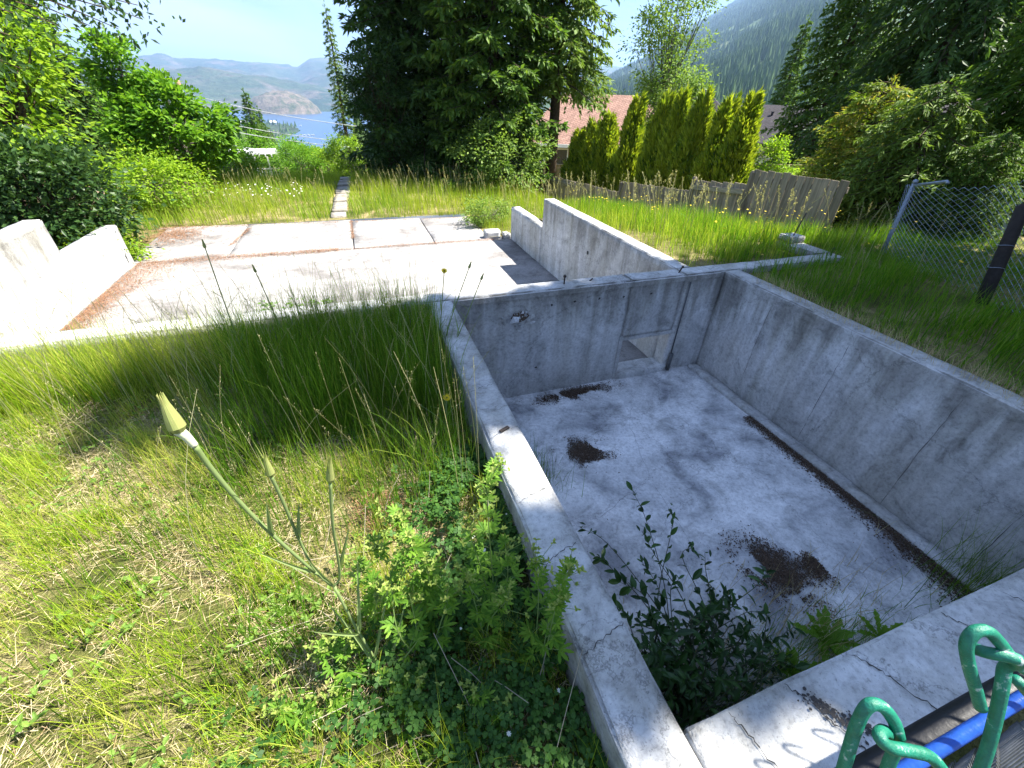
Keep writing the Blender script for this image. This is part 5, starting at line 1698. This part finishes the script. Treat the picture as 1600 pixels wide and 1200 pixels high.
mb.build('leaves', M['salsify'], ga)


def goatsbeard(top, base_, label, flower):
    t_ = thing('goatsbeard_plant', base_, label, 'plant')
    base_ = np.array(base_); top = np.array(top); mb_ = MB()
    P_ = spl([base_, base_ * .5 + top * .5 + rng.normal(0, .012, 3), top]); mb_.tube(P_, np.linspace(.004, .003, len(P_)), 6); mb_.build('stem', M['salsify'], t_, True)
    mb_ = MB()
    for k_ in range(7):
        q = P_[int(len(P_) * k_ / 9)]; leaf_strip(mb_, q, rand_dir(1.3), rnd.uniform(.14, .26), .009, (0, 0, 1), blade, .3, .3, 7)
    mb_.build('leaves', M['salsify'], t_)
    mb_ = MB(); d_ = P_[-1] - P_[-3]; d_ /= np.linalg.norm(d_)
    if flower:
        d0, s_, n3 = frame_of(d_ * .6 + np.array([0, -.5, .3]))
        for layer, (k_, L_, up_) in enumerate(((13, .026, .25), (9, .017, .6))):
            for j in range(k_):
                a_ = j * 6.283 / k_ + layer * .2; o_ = s_ * math.cos(a_) + n3 * math.sin(a_)
                leaf_strip(mb_, top, o_ + d0 * up_, L_, .007, d0, lambda t: min(1, .5 + t) * (1 if t < .9 else .6), -.2, .05, 3)
        mb_.build('flower', M['petal'], t_)
        mb_ = MB(); bud(mb_, top - d0 * .016, d0, .03, .008, 7); mb_.build('bracts', M['salsify'], t_)
    else:
        bud(mb_, top - d_ * .005, d_, .052, .0085, 8); mb_.build('flower_bud', M['salsify_head'], t_)


for px, py, r_, fl, lab in ((694, 424, 2.95, 1, 'goatsbeard with a yellow flower standing against the sunlit slab'), (733, 418, 2.9, 0, 'goatsbeard with the tallest closed bud left of the pit corner'),
                            (752, 436, 2.85, 0, 'goatsbeard with a slim closed bud beside the tall one'), (399, 424, 3.1, 0, 'goatsbeard with a closed bud rising over the middle of the slab'),
                            (320, 386, 3.1, 0, 'goatsbeard with a thin bud at the left of the slab view'), (698, 622, 2.0, 1, 'low goatsbeard with a yellow flower beside the pit wall')):
    tp = at_r(px, py, r_); bx, by = tp[0] + rnd.uniform(-.04, .04) - (.03 if px > 650 else 0), tp[1] + rnd.uniform(-.04, .04)
    bx = min(bx, .41)
    goatsbeard(tp, (bx, by, gz(bx, by)), lab, fl)


# cinquefoil clumps
def palmate(mb_, p, d, size, nl=5):
    d, s_, n3 = frame_of(d)
    pr = lambda t: (math.sin(math.pi * (t * .93 + .05)) ** .7) * (.55 + .6 * t)
    for j in range(nl):
        a_ = (j - (nl - 1) / 2) * .62
        e = d * math.cos(a_) + s_ * math.sin(a_)
        leaf_strip(mb_, p, e + n3 * .1, size * (1 - .07 * abs(j - (nl - 1) / 2) ** 1.3), size * .27, n3, pr, .3, .12, 7, .16)


def cinquefoil(base_, tops, label, dens=1.0, budcol=True):
    t_ = thing('cinquefoil_plant', base_, label, 'plant'); base_ = np.array(base_)
    ms, ml, mt = MB(), MB(), MB()
    for tp in tops:
        tp = np.array(tp); P_ = spl([base_ + rng.normal(0, .015, 3) * [1, 1, 0], base_ * .45 + tp * .55 + rng.normal(0, .02, 3), tp], 7)
        ms.tube(P_, np.linspace(.0026, .0014, len(P_)), 5)
        H = np.linalg.norm(tp - base_); n_ = int((8 + H * 24) * dens)
        for k_ in range(n_):
            f = (k_ + rnd.random()) / n_; q = P_[min(len(P_) - 1, int(f * len(P_)))]
            dr = rand_dir(.35 + .5 * f); st = q + dr * rnd.uniform(.02, .07) * (1.1 - f)
            ms.tube([q, st], [.0011, .0009], 3, False)
            palmate(ml, st, dr + [0, 0, rnd.uniform(-.2, .1)], rnd.uniform(.034, .060) * (1.12 - .5 * f), rnd.choice((5, 5, 7)))
        for k_ in range(int(16 * dens)):
            c_ = tp + rng.normal(0, .022, 3) + [0, 0, rnd.uniform(-.03, .02)]
            for _ in range(6): leaf_strip(mt, c_, rand_dir(rnd.uniform(.2, 1.5)), rnd.uniform(.008, .02), .007, (0, 0, 1), None, .2, .15, 3)
            ms.tube([tp - [0, 0, .05], c_], [.0011, .0008], 3, False)
    ms.build('stem', M['stem_green'], t_); ml.build('leaves', M['cinque'], t_)['kind'] = 'stuff'; mt.build('flower_buds', M['cinque_top'] if budcol else M['cinque'], t_)['kind'] = 'stuff'


cq = [((690, 965), [(618, 800, 1.27), (640, 838, 1.3), (585, 850, 1.32), (668, 880, 1.4)], 'cinquefoil with pale yellow green tops right of the big seed head'),
      ((772, 950), [(760, 758, 1.32), (728, 812, 1.4), (790, 850, 1.42)], 'cinquefoil with a tall leafy spike beside the pit wall'),
      ((845, 1050), [(892, 885, 1.25), (872, 935, 1.32), (838, 870, 1.38)], 'cinquefoil whose pale tips lean over the edge of the pit wall'),
      ((660, 1040), [(640, 930, 1.42), (700, 920, 1.42), (610, 900, 1.38)], 'leafy cinquefoil at the foot of the big seed head'),
      ((760, 1020), [(730, 900, 1.42), (790, 940, 1.42)], 'deep green cinquefoil between the pit wall and the goatsbeard'),
      ((790, 1180), [(782, 1105, 1.38), (740, 1085, 1.38)], 'small cinquefoil in the clover at the bottom edge'),
      ((560, 1140), [(430, 1105, 1.38), (520, 1080, 1.42)], 'sprawling cinquefoil in the shade near the bottom left of the clover'),
      ((600, 960), [(560, 880, 1.4), (585, 930, 1.44)], 'low leafy cinquefoil beside the goatsbeard leaves'),
      ((480, 1170), [(440, 1110, 1.42), (500, 1130, 1.44)], 'low cinquefoil beside the sunlit dry grass'),
      ((640, 1130), [(600, 1060, 1.45), (660, 1050, 1.45)], 'shaded cinquefoil between the goatsbeard base and the clover'),
      ((560, 1060), [(500, 1010, 1.42), (540, 1000, 1.45)], 'shaded cinquefoil left of the goatsbeard base'),
      ((690, 1190), [(650, 1140, 1.42), (710, 1120, 1.42)], 'shaded cinquefoil at the bottom edge left of the clover'),
      ((400, 1190), [(360, 1150, 1.42), (410, 1140, 1.45)], 'leftmost cinquefoil at the bottom edge of the shade'),
      ((800, 760), [(782, 722, 1.72)], 'single cinquefoil shoot against the pit wall above the others')]
for (bx, by), tops, lab in cq:
    b_ = at_z(bx, by, -.28); b_[0] = min(b_[0], .42); cinquefoil(b_, [D(*q) for q in tops], lab)


# rosettes, big leaves, clover
def rosette(c, n_, L_, label, name='rosette_weed', lobes=.35, mat='rosette', up=.5):
    t_ = thing(name, c, label, 'plant')
    for k_ in range(n_):
        mb_ = MB(); a_ = k_ * 2.399; d_ = np.array([math.cos(a_), math.sin(a_), rnd.uniform(.5, 1.4) * up])
        leaf_strip(mb_, np.array(c) + [0, 0, .01], d_, L_ * rnd.uniform(.7, 1.15), L_ * .2, (0, 0, 1), lambda t: .3 + 1.1 * t ** .8 * (1 if t < .8 else (1 - t) * 4), .5, .12, 11, lobes)
        mb_.build('leaf', M[mat], t_)


for px, py, n_, L_, lb, lab in ((392, 872, 9, .11, .4, 'pale lobed thistle rosette in the sunlit dry grass'), (432, 950, 9, .10, .4, 'second pale lobed rosette below the first in the dry grass'),
                                (560, 700, 8, .13, .05, 'broad leaved dock plant in the shade behind the seed head'), (470, 545, 6, .12, .05, 'broad leaved weed near the far wall in the grass'),
                                (440, 1010, 7, .08, .35, 'small pale rosette at the edge of the shade')):
    c = at_z(px, py, -.28); rosette((c[0], c[1], gz(c[0], c[1])), n_, L_, lab, lobes=lb, mat='rosette' if lb > .2 else 'clover')
c = at_z(1300, 985, PIT_Z)
rosette((2.25, .50, PIT_Z), 16, .20, 'dandelion like clump at the pit bottom by the near wall', lobes=.3, mat='cinque', up=1.2)
rosette((1.90, .42, PIT_Z), 14, .18, 'lobed weed clump beside the dark shrub in the pit', lobes=.3, mat='cinque', up=1.2)
rosette((2.60, .42, PIT_Z), 10, .15, 'smaller lobed weed clump at the right of the pit weeds', lobes=.3, mat='cinque', up=1.0)
mb = MB(); nclv = 0
for _ in range(5200):
    y_ = rnd.uniform(.02, 1.75); x_ = .44 - abs(rnd.gauss(0, .18 + .5 * max(0, 1.15 - y_)))
    if x_ < -.95 or mnoise.noise(Vector((x_ * 5, y_ * 5, 2))) < -.28: continue
    c = np.array([x_, y_, gz(x_, y_) + rnd.uniform(.04, .13)]); up_ = np.array([rnd.gauss(0, .3), rnd.gauss(0, .3), 1.]); a0 = rnd.uniform(0, 6.28); s_ = rnd.uniform(.012, .022)
    d0, e0, n3 = frame_of(up_, (1, 0, 0))
    for j in range(3):
        a_ = a0 + j * 2.094; o_ = e0 * math.cos(a_) + n3 * math.sin(a_); w_ = np.cross(d0, o_)
        V = [c, c + o_ * s_ * .45 + w_ * s_ * .45, c + o_ * s_ * .95 + w_ * s_ * .42, c + o_ * s_ * .9 - d0 * s_ * .05, c + o_ * s_ * .95 - w_ * s_ * .42, c + o_ * s_ * .45 - w_ * s_ * .45]
        mb.add(V, [(0, 1, 2, 3), (0, 3, 4, 5)])
tag(mb.build('clover_patch', M['clover']), 'dense dark green clover along the foot of the pit wall', 'clover', None, 'stuff')
speckles('clover_flowers', 'few small white clover heads beside the pit wall', M['white_petal'], [(.44 - abs(rnd.gauss(0, .15)), rnd.uniform(.2, 1.4), -.14 + rnd.uniform(0, .04)) for _ in range(14)], .008, 'flowers')

# small broad leaves mixed into the lawn, and a rusty patch of moss
mb = MB()
for _ in range(2600):
    x_, y_ = rnd.uniform(-3.4, .4), rnd.uniform(.1, 3.3)
    if mnoise.noise(Vector((x_ * 2.2, y_ * 2.2, 7))) < .08: continue
    c = np.array([x_, y_, gz(x_, y_) + rnd.uniform(.02, .07)])
    for _k in range(rnd.randint(2, 4)):
        L_ = rnd.uniform(.014, .036); leaf_strip(mb, c, rand_dir(rnd.uniform(.2, .9)), L_, L_ * rnd.uniform(.35, .6), (0, 0, 1), None, .4, .15, 3)
tag(mb.build('lawn_weeds', M['rosette']), 'small broad leaved weeds mixed into the sunlit grass', 'weeds', None, 'stuff')
pm = at_z(592, 800, -.28)
litter('moss_patch', 'rusty orange patch of dead moss between the buds and the cinquefoil', M['needle_litter'], 2200, blob_fn(pm[0], pm[1], .12, .16, .3, 8), gz(pm[0], pm[1]) + .015, .022, cat='moss')

# dry stalks in the clover
mb = MB()
for _ in range(60):
    x_, y_ = rnd.uniform(-.5, .42), rnd.uniform(.15, 1.5); z_ = gz(x_, y_); a_ = rnd.uniform(0, 6.28); L_ = rnd.uniform(.12, .42)
    e = np.array([math.cos(a_) * .8, math.sin(a_) * .8, rnd.uniform(.15, .9)]); q = np.array([x_, y_, z_])
    mb.tube(spl([q, q + e * L_ * .5 + rng.normal(0, .015, 3), q + e * L_], 3), .0011, 4, False)
tag(mb.build('dry_stalks', M['dry_stem']), 'thin bleached stalks lying among the weeds', 'stalks', None, 'stuff')

# shrub in the pit
def privet(base_, tips_, label, leafL=.055, mat='privet'):
    t_ = thing('leafy_shrub', base_, label, 'shrub'); ms, ml = MB(), MB(); base_ = np.array(base_)
    pr = lambda t: math.sin(math.pi * (t * .94 + .03)) ** .9
    for tp in tips_:
        tp = np.array(tp); b_ = base_ + rng.normal(0, .10, 3) * [1, 1, 0]
        P_ = spl([b_, b_ * .6 + tp * .4 + np.array([0, 0, .12]) + rng.normal(0, .05, 3), b_ * .2 + tp * .8 + np.array([0, 0, .07]) + rng.normal(0, .03, 3), tp + rng.normal(0, .02, 3)], 5)
        ms.tube(P_, np.linspace(.004, .0012, len(P_)), 5, False)
        for i_ in range(4, len(P_)):
            q = P_[i_]; d_ = P_[i_] - P_[i_ - 1]; d_ /= np.linalg.norm(d_) + 1e-9
            s_ = np.cross(d_, rng.normal(size=3)); s_ /= np.linalg.norm(s_)
            for sg in (-1, 1):
                if rnd.random() < .22: continue
                lf = leafL * rnd.choice((.5, .8, 1.0, 1.2, 1.45)) * rnd.uniform(.8, 1.15)
                leaf_strip(ml, q, s_ * sg * rnd.uniform(.6, 1.2) + d_ * rnd.uniform(.2, .9) + rng.normal(0, .3, 3) + [0, 0, .1], lf, lf * rnd.uniform(.3, .44), rng.normal(0, .35, 3) + [0, 0, 1], pr, rnd.uniform(.1, .8), .2, 5)
        leaf_strip(ml, tp, d_, leafL * .8, leafL * .28, (0, 0, 1), pr, .2, .2, 5)
    ms.build('stem', M['stem_dark'], t_); ml.build('leaves', M[mat], t_)


tipz = []
for px, py, z_ in ((915, 820, -.75), (930, 870, -.7), (985, 765, -.8), (1000, 830, -.7), (1050, 790, -.8), (1075, 850, -.75), (1110, 870, -.75), (1060, 905, -.7), (980, 905, -.6), (1190, 895, -.8),
                   (1150, 930, -.75), (1100, 960, -.7), (1020, 960, -.6), (960, 950, -.55), (1200, 960, -.85), (1060, 1010, -.6), (1120, 1020, -.7), (1180, 1010, -.8), (1000, 1020, -.5), (1240, 990, -.9), (1080, 1060, -.6), (1150, 1060, -.75), (1030, 1060, -.5), (1120, 940, -.85), (1010, 880, -.8)):
    p = at_z(px, py, z_); p[0] = max(p[0], .69); p[1] = max(p[1], .28); tipz.append(p)
privet((1.22, .55, PIT_Z), tipz, 'dark glossy leaved shrub growing in the near corner of the pit')
tip2 = []
for _ in range(70):
    x_, y_ = rnd.uniform(.75, 1.9), rnd.uniform(.3, .95); tip2.append((x_, y_, PIT_Z + rnd.uniform(.12, .5) * (1.2 - .4 * x_)))
privet((1.2, .5, PIT_Z), tip2, 'dense low thicket at the foot of the glossy shrub in the pit', .05)

# grasses in the pit
for nm, lab, cx, cy, sx, sy, n_, h0, h1, mt in (('pit_grass', 'thin grass tuft at the foot of the left pit wall', 1.12, 2.25, .08, .14, 130, .15, .42, 'grass_tall'),
                                               ('pit_grass', 'tall thin grass in the right near corner of the pit', 3.45, .42, .16, .12, 220, .3, .75, 'grass_tall'),
                                               ('pit_grass', 'mixed weeds and grass along the near pit wall', 1.8, .42, .5, .12, 1600, .08, .26, 'grass_lush'),
                                               ('pit_straw', 'dry pale grass among the weeds at the pit bottom', 1.8, .6, .55, .2, 900, .05, .3, 'straw')):
    P = np.stack([rng.normal(cx, sx, n_), rng.normal(cy, sy, n_), np.full(n_, PIT_Z)], 1)
    P[:, 0] = np.clip(P[:, 0], .68, 3.6); P[:, 1] = np.clip(P[:, 1], .27, 3.4)
    blades(nm, M[mt], P, h0, h1, .002, .0045, .4, (0, 0), lab, 4)
# weeds growing on the back wall top behind the grass
P = np.stack([rng.uniform(-.95, -.35, 500), rng.uniform(3.66, 3.9, 500), np.full(500, -.05)], 1)
mb = MB()
for c in P[:150]:
    palmate(mb, c + [0, 0, rnd.uniform(-.04, .03)], rand_dir(.5), .026, 5)
tag(mb.build('wall_weeds', M['leaf_green']), 'low green weeds poking over the back wall beside the slab', 'weeds', None, 'stuff')
bw = broad_mesh(.55, .5, .3, .3, 40, 80, .05, .03, 91, .18, .015, None, .3, 3)
tree('grey_bush', bw, (2.95, 10.5, gz(2.95, 10.5)), 'small grey green bush at the far right corner of the slab', 'shrub', 'leaf_pale', 'bark_grey', 0, (1.2, .9, 1), None, 'foliage')
bw = broad_mesh(.5, .6, .25, .25, 50, 90, .06, .045, 92, .2, .015, None, .3, 3)
tree('low_weed_bush', bw, (-4.5, 9.6, gz(-4.5, 9.6)), 'bright green weed bush at the end of the left stepped wall', 'shrub', 'leaf_bright', 'bark_grey', 0, 1, None, 'foliage')
tree('low_weed_bush', bw, (-5.4, 11.2, gz(-5.4, 11.2)), 'bright green weeds left of the slab corner', 'shrub', 'leaf_bright', 'bark_grey', 1.2, (1.3, 1, 1), None, 'foliage')

# ------------------------------------------------------------------ haze
hm, nt, out = mat_new('haze_air')
pv = N(nt, 'VolumePrincipled'); pv.inputs['Color'].default_value = (.42, .64, 1.0, 1); pv.inputs['Density'].default_value = 1.0e-4
pv.inputs['Anisotropy'].default_value = .2
nt.links.new(pv.outputs['Volume'], out.inputs['Volume'])
mb = MB(); mb.box(-14500, 14500, -400, 14500, LAKE - 8, 900)
tag(mb.build('haze', hm), 'thin blue summer haze over the lake', None, None, 'stuff')

for o in bpy.data.objects:
    if '_org' in o.keys(): del o['_org']
